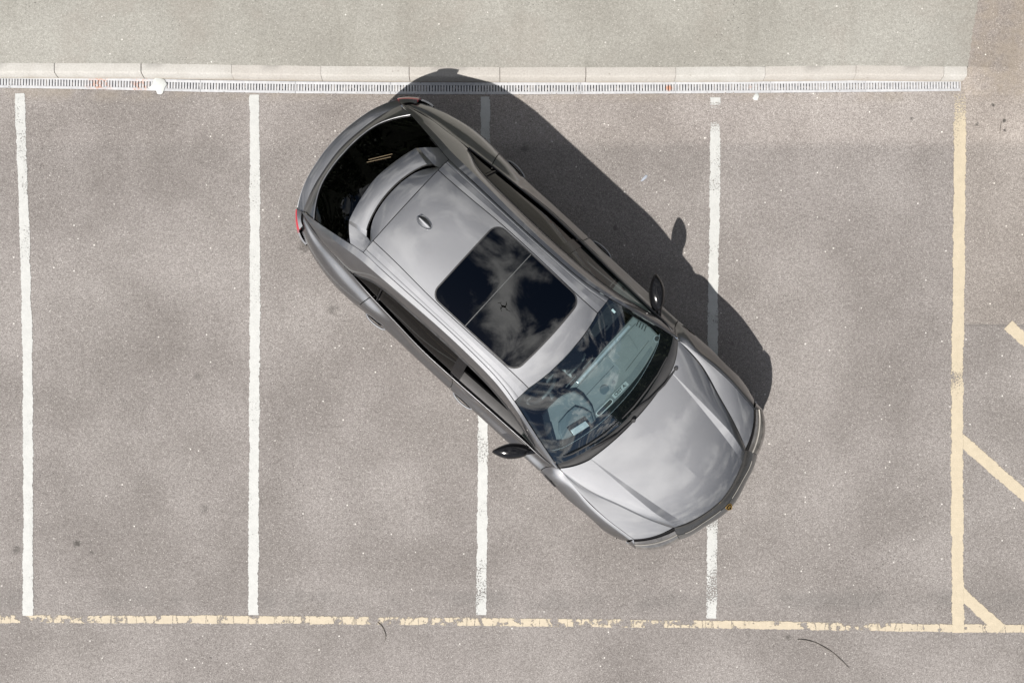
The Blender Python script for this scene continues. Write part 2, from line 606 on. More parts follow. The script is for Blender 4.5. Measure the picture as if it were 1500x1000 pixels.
def car_paint(name='metallic_grey_paint', base=(.200, .204, .214)):
    """metal flake (a Beckmann lobe) under a smooth clear lacquer with a film of dust"""
    t = NT(name)
    ob = t.obj()
    n = t.noise(3, 3, .5, vec=ob)
    c = t.mix(t.ramp(n, .3, .7), [x * .96 for x in base], [x * 1.04 for x in base])
    fl = t.noise(900, 1, .5, vec=ob)
    flake = t.new('BsdfGlossy', distribution='BECKMANN', Color=c, Roughness=t.ramp(fl, .3, .7, .57, .65))
    dust = t.ramp(t.noise(70, 3, .65, vec=ob, off=4.), .5, .8, .01, .035)
    coat = t.new('BsdfGlossy', Roughness=dust, Color=(.97, .97, .97, 1))
    film = t.new('BsdfDiffuse', Color=(.30, .28, .25, 1))
    fr = t.new('Fresnel', IOR=1.85)
    m1 = t.new('MixShader', Fac=t.ramp(t.noise(11, 5, .65, vec=ob, off=7.), .45, .75, .008, .035))
    t.l.new(flake.outputs[0], m1.inputs[1]); t.l.new(film.outputs[0], m1.inputs[2])
    mx = t.new('MixShader', Fac=fr.outputs[0])
    t.l.new(m1.outputs[0], mx.inputs[1]); t.l.new(coat.outputs[0], mx.inputs[2])
    t.l.new(mx.outputs[0], t.out.inputs[0])
    return t.m


M['paint'] = car_paint()
M['gloss_black'] = simple('gloss_black_trim', (.006, .006, .007), .16, ior=1.42, var=.1)
M['black'] = simple('black_plastic', (.020, .020, .021), .55, var=.15, bump=.1)
M['shell'] = simple('dark_cavity', (.008, .008, .008), .8, var=.1)
M['rubber'] = simple('tyre_rubber', (.022, .022, .022), .75, var=.15)
M['rim'] = simple('dark_alloy', (.10, .10, .105), .32, metal=.8, var=.08)
M['steel'] = simple('brushed_steel', (.42, .42, .43), .35, metal=1.0, var=.06)
M['chrome'] = simple('bright_trim', (.62, .62, .63), .16, metal=1.0, var=.04)
M['carpet'] = simple('black_carpet', (.012, .012, .013), .95, var=.2)
M['leather'] = simple('grey_leather', (.085, .085, .088), .5, var=.10, bump=.15)
M['dash'] = simple('dark_grey_dash_skin', (.165, .172, .172), .6, var=.05, bump=.15, bscale=500)
M['dash_dark'] = simple('binnacle_skin', (.07, .085, .095), .5, var=.06, bump=.15, bscale=500)
M['dash_mid'] = simple('dash_panel_skin', (.125, .135, .14), .5, var=.06, bump=.15, bscale=500)
M['silver'] = simple('satin_silver', (.50, .52, .54), .3, metal=.6, var=.06)
M['door_card'] = simple('door_card_vinyl', (.085, .083, .082), .6, var=.05)
M['red_lens'] = simple('red_lamp_lens', (.38, .012, .03), .12, coat=1.0, var=.1)
M['gold'] = simple('gold_enamel', (.75, .47, .14), .3, metal=.9, var=.05)
M['pale'] = simple('pale_plastic', (.62, .63, .62), .5, var=.04)
M['seam'] = simple('grey_rubber', (.06, .063, .065), .7, var=.1)
M['bar'] = simple('lamp_strip', (.30, .285, .26), .35, metal=.3, var=.12)
M['trim'] = simple('dark_anodised_trim', (.075, .075, .078), .36, metal=1.0, var=.05)
M['label'] = simple('grey_label', (.33, .35, .35), .5, var=.04)
M['amber'] = simple('amber_strip', (.13, .10, .06), .5, var=.05)


def glass(name, tint, ior=1.5, refl=1.0, rough=0.0, back=None):
    t = NT(name)
    bf = t.new('NewGeometry').outputs['Backfacing']
    fr = t.new('Fresnel', IOR=t.math('ADD', ior, t.math('MULTIPLY', bf, 1.0 / ior - ior)))
    ob = t.obj()
    sm = t.ramp(t.noise(6, 4, .6, vec=ob), .3, .7, rough, rough + .004)
    gl = t.new('BsdfGlossy', Roughness=sm, Color=(refl, refl, refl, 1))
    tr = t.new('BsdfTransparent', Color=(*tint, 1))
    mx = t.new('MixShader', Fac=fr.outputs[0])
    t.l.new(tr.outputs[0], mx.inputs[1]); t.l.new(gl.outputs[0], mx.inputs[2])
    t.l.new(mx.outputs[0], t.out.inputs[0])
    return t.m


M['screen_glass'] = glass('windscreen_glass', (.70, .82, .84), 2.0)
M['privacy'] = glass('tinted_glass', (.045, .05, .045), 1.40)
M['side_glass'] = glass('side_glass', (.30, .34, .33), 1.42)
M['roof_glass'] = glass('dark_roof_glass', (.03, .035, .035), 1.75)
M['nose'] = simple('satin_graphite', (.10, .10, .10), .36, metal=.4, coat=.4, var=.08)  # body-coloured bumper, its dark reflections put into the colour
M['nose_dark'] = simple('graphite_grille_edge', (.05, .05, .05), .30, metal=.3, coat=.3, var=.08)  # front lip of the nose, darker reflection of its slope put into the colour
M['lamp_body'] = simple('lamp_moulding', (.21, .20, .19), .24, metal=.6, coat=1.0, var=.25, vscale=14)
M['lens'] = glass('lamp_lens', (.85, .87, .88), 1.5)


# ------------------------------------------------------------------ ground
def sheet(name, poly, z, mat, parent=None):
    mb = MB(); mb.add([(p[0], p[1], z) for p in poly], [tuple(range(len(poly)))])
    return mb.build(name, mat, parent)


def topy(px, tab):
    xs, ys = zip(*tab)
    return float(np.interp(px, xs, ys))


KB = [(-900, 91), (0, 92), (200, 92.5), (430, 96), (640, 98), (860, 98.5), (1120, 97), (1254, 95.5), (1383, 97), (1440, 97)]      # kerb, back edge
DT = [(-900, 110), (0, 111), (200, 114.5), (280, 117), (430, 119.3), (640, 121), (840, 120.5), (1200, 118), (1400, 116), (1440, 116)]     # drain, upper edge
DW = .126


def drain_top(x):                      # world x on the ground -> world y of the drain's upper edge
    px = x / CAMH * FPX + 750
    return -(topy(px, DT) - 500) / FPX * CAMH


XE = G(1405, 0).x
# asphalt of the car park: one sheet to the horizon with a slot left for the drain channel
xs = [-400, -60] + [-12 + i * .5 for i in range(int((XE + 12) / .5) + 1)] + [XE]
mb = MB()
up = [(x, drain_top(max(-12, x))) for x in xs]
lo = [(x, y - DW) for x, y in up]
for i in range(len(xs) - 1):
    mb.add([(*lo[i], 0), (xs[i], -400, 0), (xs[i + 1], -400, 0), (*lo[i + 1], 0)], [(0, 1, 2, 3)])
    mb.add([(*up[i], 0), (*up[i + 1], 0), (xs[i + 1], 400, 0), (xs[i], 400, 0)], [(0, 1, 2, 3)])
mb.add([(XE, -400, 0), (400, -400, 0), (400, 400, 0), (XE, 400, 0)], [(0, 1, 2, 3)])
ground = mb.build('car_park_ground', M['asphalt'])
tag(ground, 'worn grey asphalt of the car park with speckled aggregate', kind='structure')

# raised footway behind the kerb, ramped down at its right end
FE = [G(1418, 97.5, .1)] + [G(1419 + 13.5 * k / 20 + random.uniform(-1.6, 1.6), 92 - 92 * k / 20, .1) for k in range(21)] + [ Vector((5.0, 5.2, .1)), Vector((5.2, 8.0, .1)), Vector((5.2, 60, .1))]
mb = MB()
kb = [(-60, G(-900, 91, .1).y)] + [(G(px, topy(px, KB), .1).x, G(px, topy(px, KB), .1).y - .004) for px in range(-900, 1421, 60)] + [(FE[0].x, FE[0].y)]
top = [(p.x, p.y) for p in FE]
mb.add([(*p, .1) for p in kb] + [(*p, .1) for p in top[1:]] + [(-60, 60, .1)], [tuple(range(len(kb) + len(top)))])
footway = mb.build('footway', M['footway'])
tag(footway, 'paler raised asphalt footway behind the kerb', kind='structure')
mb = MB()
ramp_out = [Vector((p.x + .55, p.y, .003)) for p in FE]
mb.add([p + Vector((0, 0, .0)) for p in FE] + ramp_out, [(i + 1, i, len(FE) + i, len(FE) + i + 1) for i in range(len(FE) - 1)])
c0 = Vector((FE[0].x, FE[0].y, .1))
fan = [ramp_out[0], c0 + Vector((.45, -.16, -.097)), c0 + Vector((.24, -.26, -.097)), c0 + Vector((.02, -.27, -.097)), Vector((c0.x - .02, c0.y - .12, .004))]
mb.add([c0] + fan, [(0, i + 2, i + 1) for i in range(len(fan) - 1)])
ramp = mb.build('asphalt_ramp', M['asphalt'], smooth=60)
tag(ramp, 'asphalt feathered down from the end of the footway', kind='structure')

# kerb: single stones with recessed joints
kerb = empty('kerb', G(700, 98, 0))
tag(kerb, 'pale concrete kerb of half-battered stones along the footway', kind='structure')
joints = [-840, -709, -578, -447, -316, -184, -52, 79, 206, 339, 470, 599, 732, 858, 990, 1121, 1254, 1383, 1417]
for a, b in zip(joints[:-1], joints[1:]):
    pa, pb = G(a, topy(a, KB), .1), G(b, topy(b, KB), .1)
    d = pb - pa; L = d.length
    ang = math.atan2(d.y, d.x) + random.uniform(-.002, .002)
    g0 = random.choice((.0015, .002, .004, .0055)) if a != 206 else .008
    # profile in (out, z): back to front, half batter with a rounded nose
    prof = [(0, -.10), (0, .096), (.004, .1), (.082, .1), (.094, .097), (.102, .089), (.128, .022), (.133, .0), (.133, -.10)]
    segs = 10
    vv, ff = [], []
    m = len(prof)
    for k in range(segs + 1):
        u = g0 + (L - g0 - .0015) * k / segs
        e = .0025 if k in (0, segs) else 0
        w = random.uniform(-.0016, .0016)
        for (o, z) in prof:
            vv.append((u, -o * (1 - 0) + (w if 0 < o < .12 else 0) + (e if o > .05 else -e if o < .002 else 0), z - (e if z > .08 else 0)))
    for k in range(segs):
        for i in range(m - 1):
            ff.append((k * m + i, k * m + i + 1, (k + 1) * m + i + 1, (k + 1) * m + i)[::-1])
    ff.append(tuple(range(m))[::-1]); ff.append(tuple(segs * m + i for i in range(m)))
    s = MB().add(vv, ff).build('kerb_stone', M['concrete'], kerb, smooth=40)
    s.matrix_parent_inverse = Matrix.Translation(-kerb.location)
    s.location = (pa.x, pa.y, random.uniform(-.001, .001))
    s.rotation_euler = (0, 0, ang)
mb = MB()
for a, b in zip(joints[:-1], joints[1:]):
    pa, pb = G(a, topy(a, KB), .1), G(b, topy(b, KB), .1)
    mb.add([(pa.x, pa.y - .003, .088), (pb.x, pb.y - .003, .088), (pb.x, pb.y - .095, .086), (pa.x, pa.y - .095, .086),
            (pa.x, pa.y - .125, .0), (pb.x, pb.y - .125, .0)], [(3, 2, 1, 0), (4, 5, 2, 3)])
j = mb.build('joint_mortar', M['mortar'], kerb)
j.matrix_parent_inverse = Matrix.Translation(-kerb.location)

# slot drain: metre-long gratings over a dark channel
drain = empty('drain_channel', G(700, 128, 0))
tag(drain, 'galvanised slotted drain running along the foot of the kerb', kind='structure')
PI = Matrix.Translation(-drain.location)
mb = MB()
for i in range(len(xs) - 1):
    if xs[i] < -8: continue
    mb.add([(*up[i], -.12), (*lo[i], -.12), (*lo[i + 1], -.12), (*up[i + 1], -.12), (*up[i], -.001), (*lo[i], -.001), (*lo[i + 1], -.001), (*up[i + 1], -.001)],
           [(0, 1, 2, 3), (0, 3, 7, 4), (1, 5, 6, 2)])
o = mb.build('channel', M['pit'], drain); o.matrix_parent_inverse = PI
PITCH = .02985
NS = 33
SECL = PITCH * NS
gr = MB()
W2 = DW - .004
rimw, cb = .027, .006
y0, y1 = -W2, 0.0
# frame rails with a small bevelled outer edge
for (a, b) in ((y1 - rimw, y1), (y0, y0 + rimw)):
    gr.box((SECL / 2, (a + b) / 2, -.008), (SECL - .002, b - a, .022), bev=.002)
for k in range(NS + 1):
    x = k * PITCH
    w = PITCH - .0105
    if k in (0, NS):
        x0_ = .001 if k == 0 else SECL - w / 2
        gr.box((x0_ + w / 4, (y0 + y1) / 2, -.0095), (w / 2, W2 - 2 * rimw + .002, .020))
    else:
        gr.box((x, (y0 + y1) / 2, -.0095), (w, W2 - 2 * rimw + .002, .020), bev=.0015)
base = gr.build('grating', M['galv'], drain, smooth=30)
x = XE - SECL * .985
first = True
silt = MB()
while x > -9.5:
    o = base if first else copy_of(base, drain)
    o.matrix_parent_inverse = PI
    ya, yb = drain_top(x), drain_top(x + SECL)
    o.location = (x, ya - .002, -.001 + random.uniform(-.0012, .0012))
    o.rotation_euler = (0, 0, math.atan2(yb - ya, SECL))
    for k in range(NS):                 # slots choked with silt
        r = random.random()
        xx = x + (k + .5) * PITCH
        yy = ya + (yb - ya) * (k + .5) / NS
        dens = .38 + (.5 if xx > 2.2 else 0) + (.2 if xx < -5 else 0)
        if r < dens:
            l = random.uniform(.008, .07); oy = random.uniform(-.096 + l / 2, -.03 - l / 2) if l < .06 else -.063
            silt.box((xx, yy + oy, -.012 - random.uniform(0, .006)), (.0105, l, .012))
    first = False
    x -= SECL
o = silt.build('silt', M['silt'], drain); o['kind'] = 'stuff'; o.matrix_parent_inverse = PI


# ------------------------------------------------------------------ painted markings
def mark(name, pts, width, mat, label, z=.004, wear=None, seg=.06, ext=1.22):
    """a painted strip along pixel points of the plan; UV.x runs -1..1 across"""
    P = [G(*p) for p in pts]
    d = [0]
    for a, b in zip(P[:-1], P[1:]): d.append(d[-1] + (b - a).length)
    n = max(2, int(d[-1] / seg))
    hw = width / 2 * ext
    vv, ff, uv, wr = [], [], [], []
    for i in range(n + 1):
        s = d[-1] * i / n
        k = max(0, min(len(P) - 2, next((q for q in range(len(d) - 1) if s <= d[q + 1] + 1e-6), len(P) - 2)))
        t = (s - d[k]) / (d[k + 1] - d[k])
        p = P[k].lerp(P[k + 1], t)
        dr = (P[min(k + 1, len(P) - 1)] - P[k]).normalized()
        nr = Vector((-dr.y, dr.x, 0))
        w = 0.0 if wear is None else float(np.interp(s / d[-1], [q[0] for q in wear], [q[1] for q in wear]))
        for side in (-1, 0, 1):
            q = p + nr * hw * side
            vv.append((q.x, q.y, z)); uv.append((side, s)); wr.append(w)
        if i:
            b = (i - 1) * 3
            ff += [(b, b + 3, b + 4, b + 1)[::-1], (b + 1, b + 4, b + 5, b + 2)[::-1]]
    me = bpy.data.meshes.new(name)
    me.from_pydata(vv, [], ff)
    ul = me.uv_layers.new(name='UVMap')
    for lp in me.loops:
        ul.data[lp.index].uv = uv[lp.vertex_index]
    at = me.attributes.new('wear', 'FLOAT', 'POINT')
    at.data.foreach_set('value', wr)
    me.materials.append(mat)
    o = bpy.data.objects.new(name, me)
    o.parent = ground
    o['label'] = label
    col.objects.link(o)
    return o


WL = .103
mark('bay_line', [(29, 137), (31, 200), (36, 330), (40.5, 510), (41.5, 700), (41, 901)], WL, M['white_mark'],
     'white bay line nearest the left edge, solid paint', wear=[(0, 0), (.08, .25), (.12, .3), (.3, .05), (1, 0)])
mark('bay_line', [(372.5, 139), (373.5, 250), (373.5, 500), (372, 700), (371, 900)], WL, M['white_mark'],
     'solid white bay line just left of the car', wear=[(0, 0), (1, .03)])
mark('bay_line', [(711, 142), (711, 205), (710, 400), (707.5, 620), (706.5, 760), (705, 900)], WL, M['white_mark'],
     'white bay line passing beneath the middle of the car', wear=[(0, .3), (.05, .12), (.6, .18), (.75, .15), (1, .3)])
mark('bay_line', [(1047.5, 143), (1047, 300), (1044, 480), (1043.5, 770), (1042, 905)], WL, M['white_mark'],
     'white bay line under the car nose, speckled with wear', wear=[(0, .1), (.035, .95), (.055, .2), (.3, .1), (.4, .18), (.5, .60), (.7, .62), (.84, .35), (.93, .52), (1, .2)])
mark('yellow_line', [(-300, 904), (0, 906), (150, 906.5), (380, 907), (560, 908.5), (870, 912), (1100, 914.5), (1240, 917), (1400, 919.5), (1500, 920), (1800, 921)],
     .078, M['yellow_worn'], 'cracked faded yellow line along the foot of the bays', z=.0032,
     wear=[(0, .1), (.14, .1), (.16, .45), (.19, .35), (.25, .02), (.3, .05), (.42, .3), (.5, .15), (.6, .3), (.66, .05), (.70, .1), (.745, .5), (.76, .1), (.9, .02), (1, .2)])
mark('yellow_line', [(1406, 138), (1405.5, 200), (1404.5, 330), (1404, 420), (1402, 550), (1401.5, 650), (1402, 800), (1403, 926)], .122, M['yellow_mark'],
     'broad pale yellow line dividing the bays from the hatched area', z=.0046,
     wear=[(0, .8), (.04, .45), (.09, .3), (.2, .05), (.48, .12), (.525, .85), (.54, .4), (.58, 0), (1, 0)])
mark('hatch_stripe', [(1402, 639), (1460, 690), (1560, 774)], .115, M['yellow_mark'], 'pale yellow diagonal hatch stripe in the middle of the right edge', z=.0040)
mark('hatch_stripe', [(1401, 862), (1466, 921)], .118, M['yellow_mark'], 'short pale yellow diagonal hatch stripe in the lower right corner', z=.0040)
mark('hatch_stripe', [(1477, 475), (1520, 517), (1580, 580)], .115, M['yellow_mark'], 'upper pale yellow diagonal stripe beginning at the asphalt joint', z=.0040, wear=[(0, .1), (1, .1)])

# ------------------------------------------------------------------ the car
ORG = Vector((0.19794, 0.14674, 0.0))
HEAD = R(-42.6466)
car = empty('parked_car', ORG, HEAD)
tag(car, 'metallic grey performance SUV parked diagonally across the white bay lines', 'car')


def mir(p): return [(q[0], -q[1], q[2]) for q in p]


def part_pair(fn, name, mat, smooth=35, parent=None, labels=None):
    outs = []
    for s in (1, -1):
        mb = MB()
        fn(mb, s)
        o = mb.build(name, mat, parent or car, smooth=smooth)
        if labels: o['label'] = labels[0 if s == 1 else 1]
        outs.append(o)
    return outs


def sgrid(g, s):
    h = np.array(g, float).copy(); h[:, :, 1] *= s; return h


# ---- bonnet
B_ = [(1.222, .545, 1.043), (1.50, .512, 1.030), (1.80, .474, .994), (2.06, .438, .948), (2.318, .395, .868)]
A_ = [(1.222, .549, 1.0435), (1.50, .538, 1.0322), (1.80, .527, .9995), (2.06, .508, .9565), (2.285, .456, .869)]
cen = [(1.276, 0, 1.056), (1.56, 0, 1.042), (1.86, 0, 1.008), (2.16, 0, .948), (2.42, 0, .855)]
mid = [(1.264, .27, 1.0522), (1.547, .26, 1.0384), (1.845, .245, 1.0035), (2.138, .225, .9468), (2.388, .20, .8617)]
O1 = [(1.075, .802, 1.032), (1.40, .772, 1.000), (1.72, .676, .976), (2.00, .594, .940), (2.262, .500, .865)]
O2 = [(1.085, .806, 1.030), (1.40, .792, .981), (1.72, .697, .951), (2.00, .612, .915), (2.258, .512, .860)]
E_ = [(1.095, .810, 1.028), (1.40, .852, .983), (1.70, .863, .945), (1.93, .846, .902), (2.058, .834, .874)]
EM = [(1.09, .808, 1.029), (1.40, .826, .984), (1.71, .784, .949), (1.97, .735, .912), (2.178, .690, .864)]
mb = MB()
for s in (1, -1):
    add_grid(mb, sgrid(surf([[c, m, b] for c, m, b in zip(cen, mid, B_)], 8, 10), s), .004, 'ab')
    add_grid(mb, sgrid(surf([[b, a] for b, a in zip(B_, A_)], 8, 3), s), .004, 'ab')
    AO = [[a, tuple((np.array(a) * .5 + np.array(o) * .5) + np.array((0, 0, .004))), o] for a, o in zip(A_, O1)]
    AO[0][1] = (1.165, .680, 1.040)
    add_grid(mb, sgrid(surf(AO, 8, 6), s), .004, 'ab')
    add_grid(mb, sgrid(surf([[a, b] for a, b in zip(O1, O2)], 8, 2), s), .004, 'ab')
    add_grid(mb, sgrid(surf([[a, b, c] for a, b, c in zip(O2, EM, E_)], 8, 6), s), .004, 'abd')
bonnet = mb.build('bonnet', M['paint'], car, smooth=40)

# ---- side section features: (x, [(y, z) for F0..F5])
SEC = [
    (2.06, [(.834, .874), (.885, .835), (.918, .755), (.925, .60), (.92, .42), (.89, .28)]),
    (1.93, [(.846, .902), (.908, .870), (.955, .79), (.962, .63), (.955, .43), (.92, .28)]),
    (1.70, [(.863, .945), (.934, .918), (.984, .84), (.990, .67), (.980, .45), (.945, .28)]),
    (1.50, [(.862, .970), (.936, .943), (.988, .868), (.992, .69), (.980, .45), (.95, .28)]),
    (1.30, [(.840, 1.000), (.922, .970), (.980, .885), (.983, .69), (.968, .44), (.94, .27)]),
    (1.095, [(.812, 1.028), (.895, .995), (.967, .900), (.965, .67), (.955, .43), (.93, .26)]),
    (.95, [(.835, 1.052), (.892, 1.010), (.966, .908), (.955, .66), (.95, .42), (.925, .26)]),
    (.63, [(.838, 1.080), (.902, 1.010), (.970, .915), (.950, .65), (.95, .42), (.925, .26)]),
    (.24, [(.843, 1.100), (.908, 1.015), (.970, .922), (.945, .65), (.95, .42), (.925, .26)]),
    (-.20, [(.852, 1.120), (.914, 1.025), (.972, .930), (.945, .65), (.95, .42), (.925, .26)]),
    (-.60, [(.852, 1.140), (.918, 1.035), (.972, .938), (.945, .65), (.95, .42), (.925, .26)]),
    (-.95, [(.828, 1.160), (.912, 1.045), (.970, .938), (.955, .67), (.955, .43), (.925, .26)]),
    (-1.25, [(.806, 1.185), (.912, 1.055), (.980, .925), (.982, .70), (.968, .45), (.935, .27)]),
    (-1.43, [(.787, 1.205), (.906, 1.058), (.991, .908), (.995, .71), (.98, .45), (.94, .27)]),
    (-1.67, [(.764, 1.200), (.884, 1.062), (.988, .885), (.988, .70), (.97, .45), (.935, .28)]),
    (-1.90, [(.748, 1.165), (.846, 1.052), (.946, .882), (.950, .68), (.935, .45), (.90, .28)]),
    (-2.10, [(.722, 1.115), (.786, 1.040), (.882, .890), (.895, .68), (.88, .45), (.85, .30)]),
    (-2.275, [(.676, 1.035), (.722, 1.005), (.792, .915), (.812, .68), (.80, .45), (.77, .32)]),
]
def seven(x, F):
    """adds the edge below the belt: a crest on the wings, a steep waist on the doors, a shelf over the rear wheels"""
    F = [tuple(f) for f in F]
    y0, z0 = F[0]
    if x > 1.05:
        k = min(1.0, (x - 1.0) / .3)
        f1 = (y0 + .034 + (F[1][0] - y0 - .034) * (1 - k), F[1][1] + (z0 - .020 - F[1][1]) * k)
        fa = (y0 + .014, z0 - .005)
        F[2] = (F[2][0], F[2][1] - .055 * k)
        F[1] = f1
    elif x > -1.1:
        fa = (y0 + .022, z0 - .055)
        F[1] = (y0 + .050, z0 - .135 + (0 if x > -.7 else .02))
        F[2] = (F[2][0], F[2][1] - .075)
    else:
        k = min(1.0, (-1.1 - x) / .3)
        fa = (y0 + .022 + .004 * k, z0 - .06 - .03 * k * (1 if x > -1.8 else .6 if x > -2.0 else .35 if x > -2.2 else 0))
        F[2] = (F[2][0], F[2][1] - .05)
        F[1] = (F[1][0], F[1][1] - .03 * k * (1 if x > -2.0 else .4))
        if x < -2.2: fa = (y0 + .015, z0 - .008)
    return [F[0], fa] + F[1:]


SEC = [(s_[0], seven(s_[0], s_[1])) for s_ in SEC]
SECX = np.array([s[0] for s in SEC][::-1])
SECF = np.array([s[1] for s in SEC][::-1])            # [station][feature][2]


def section(x):
    """the seven feature points at x, smooth along x"""
    i = int(np.clip(np.searchsorted(SECX, x) - 1, 0, len(SECX) - 2))
    h = SECX[i + 1] - SECX[i]
    u = (x - SECX[i]) / h
    def tan(k):
        if k == 0: return (SECF[1] - SECF[0]) / (SECX[1] - SECX[0])
        if k == len(SECX) - 1: return (SECF[-1] - SECF[-2]) / (SECX[-1] - SECX[-2])
        d0, d1 = SECX[k] - SECX[k-1], SECX[k+1] - SECX[k]
        return ((SECF[k] - SECF[k-1]) / d0 * d1 + (SECF[k+1] - SECF[k]) / d1 * d0) / (d0 + d1)
    return ((2*u**3 - 3*u*u + 1) * SECF[i] + (u**3 - 2*u*u + u) * h * tan(i)
            + (-2*u**3 + 3*u*u) * SECF[i+1] + (u**3 - u*u) * h * tan(i+1))


_cache = {}


def side(x, t):
    key = round(float(x), 5)
    if key not in _cache: _cache[key] = cr_line(section(key), 12)
    c = _cache[key]
    f = np.clip(t / 6 * (len(c) - 1), 0, len(c) - 1)
    i = int(min(f, len(c) - 2)); u = f - i
    y, z = c[i] * (1 - u) + c[i + 1] * u
    return np.array((x, y, z))


AX_F, AX_R, ARCH, AXZ = 1.535, -1.465, .445, .40


def t_at_z(x, z):
    a, b = 0.0, 6.0
    for _ in range(24):
        m = (a + b) / 2
        if side(x, m)[2] > z: a = m
        else: b = m
    return a


def t_bottom(x, t0):
    for ax in (AX_F, AX_R):
        d = abs(x - ax)
        if d < ARCH - .001:
            z = AXZ + math.sqrt(ARCH ** 2 - d * d)
            return min(t0, t_at_z(x, z))
    return t0


def side_panel(xa, xb, t0=5.3, nx=None, nt=32, ttop=0.0):
    """xa, xb: functions of t giving the front and rear edges"""
    nx = nx or max(12, int(abs(xa(1) - xb(1)) / .028))
    g = np.zeros((nx + 1, nt + 1, 3))
    for i in range(nx + 1):
        for j in range(nt + 1):
            x = xa(0) + (xb(0) - xa(0)) * i / nx
            t = 0
            for _ in range(4):
                tb = t_bottom(x, t0)
                t = ttop + (tb - ttop) * j / nt
                x = xa(t) + (xb(t) - xa(t)) * i / nx
            g[i, j] = side(x, t)
    return g


F_gap = lambda t: 1.035 - .024 * t if t < 2.5 else .975
FD_r = lambda t: -.235 + .022 * t
RD_r = lambda t: -1.245 - .03 * t if t < 3 else -1.335 + .10 * (t - 3)
g_wing = side_panel(lambda t: 2.055 - .012 * t, F_gap)
g_fd = side_panel(F_gap, FD_r)
g_rd = side_panel(FD_r, RD_r)
g_rq = side_panel(RD_r, lambda t: -2.265 + .02 * t)
def mk(g, sides, shell=True):
    def fn(mb, s): add_grid(mb, sgrid(g, s), .0045, sides, shell=shell)
    return fn
def wing_fn(mb, s):
    add_grid(mb, sgrid(g_wing, s), .0045, 'bcd')
    # nib between the lamp and the wheel arch
    lampe = [(2.064, .838, .870), (2.109, .870, .842), (2.149, .890, .800), (2.154, .902, .735)]
    we = [tuple(side(2.056, t)) for t in (0, 1.0, 2.0, 3.0)]
    add_grid(mb, sgrid(surf([[a, b] for a, b in zip(lampe, we)], 4, 3), s), 0, '', sdepth=.03)
wings = part_pair(wing_fn, 'front_wing', M['paint'])
fdoors = part_pair(mk(g_fd, 'abd'), 'front_door', M['paint'])
rdoors = part_pair(mk(g_rd, 'abd'), 'rear_door', M['paint'])
rquart = part_pair(mk(g_rq, 'abd', False), 'rear_quarter', M['paint'])


def skirt(mb, s):
    pts = []
    xs_ = np.linspace(AX_F - ARCH + .005, AX_R + ARCH - .005, 30)
    g = np.array([[side(x, 5.32) - (0, .004, 0), side(x, 5.7), side(x, 6.0), side(x, 6.0) - (0, .12, .03)] for x in xs_])
    add_grid(mb, sgrid(g, s), 0, '', shell=False)
part_pair(skirt, 'side_skirt', M['black'])

# ---- greenhouse lines (half, +y)
R1 = [(-2.272, .668, 1.062), (-2.0, .630, 1.235), (-1.75, .588, 1.400), (-1.528, .552, 1.492), (-1.258, .550, 1.545), (-.754, .541, 1.580), (-.335, .543, 1.588),
      (.09, .566, 1.560), (.32, .612, 1.500), (.60, .690, 1.338), (.85, .757, 1.175), (1.035, .803, 1.055)]
C_ = [(-2.275, .676, 1.052), (-2.0, .672, 1.212), (-1.75, .645, 1.376), (-1.528, .618, 1.470), (-1.258, .606, 1.530), (-.754, .584, 1.567), (-.335, .580, 1.575),
      (.09, .601, 1.547), (.35, .650, 1.477), (.63, .727, 1.312), (.88, .790, 1.150), (1.05, .812, 1.048)]
G_ = [(-2.275, .676, 1.035), (-2.0, .737, 1.140), (-1.75, .758, 1.190), (-1.528, .768, 1.212), (-1.30, .690, 1.330), (-.754, .658, 1.392), (-.335, .654, 1.400),
      (.09, .672, 1.375), (.42, .725, 1.280), (.66, .785, 1.180), (.85, .828, 1.085), (1.035, .822, 1.042)]
def cantrail(mb, s):
    add_grid(mb, sgrid(surf([[a, b] for a, b in zip(R1, C_)], 8, 4), s), .003, 'c')
    mids = [tuple((np.array(b) + c) / 2 + np.array((0, .006, .004))) for b, c in zip(C_, G_)]
    add_grid(mb, sgrid(surf([[b, m, c] for b, m, c in zip(C_, mids, G_)], 8, 5), s), 0, '')
part_pair(cantrail, 'cant_rail', M['paint'], smooth=60)


def upper_edge(x):
    P = np.array(G_)
    return np.array((x, np.interp(x, P[:, 0], P[:, 1]), np.interp(x, P[:, 0], P[:, 2])))


def window_strip(mb, s, xa, xb, n=24, inset=.006):
    """pane between the belt and the door frame, xa (front) to xb (rear) as (belt x, top x)"""
    g = []
    for i in range(n + 1):
        u = i / n
        x0 = xa[0] + (xb[0] - xa[0]) * u; x1 = xa[1] + (xb[1] - xa[1]) * u
        a = side(x0, 0.0) + np.array((0, -inset - .004, -.01)); b = upper_edge(x1) + np.array((0, -inset, .006))
        m = (a + b) / 2 + np.array((0, .010, 0))
        g.append([a, m, b])
    g = surf(g, 1, 5)
    add_grid(mb, sgrid(g, s), 0, '', shell=False)


fine_upper = cr_line(G_, 10)
_fu = fine_upper[np.argsort(fine_upper[:, 0])]
def upper_edge(x):
    return np.array((x, np.interp(x, _fu[:, 0], _fu[:, 1]), np.interp(x, _fu[:, 0], _fu[:, 2])))


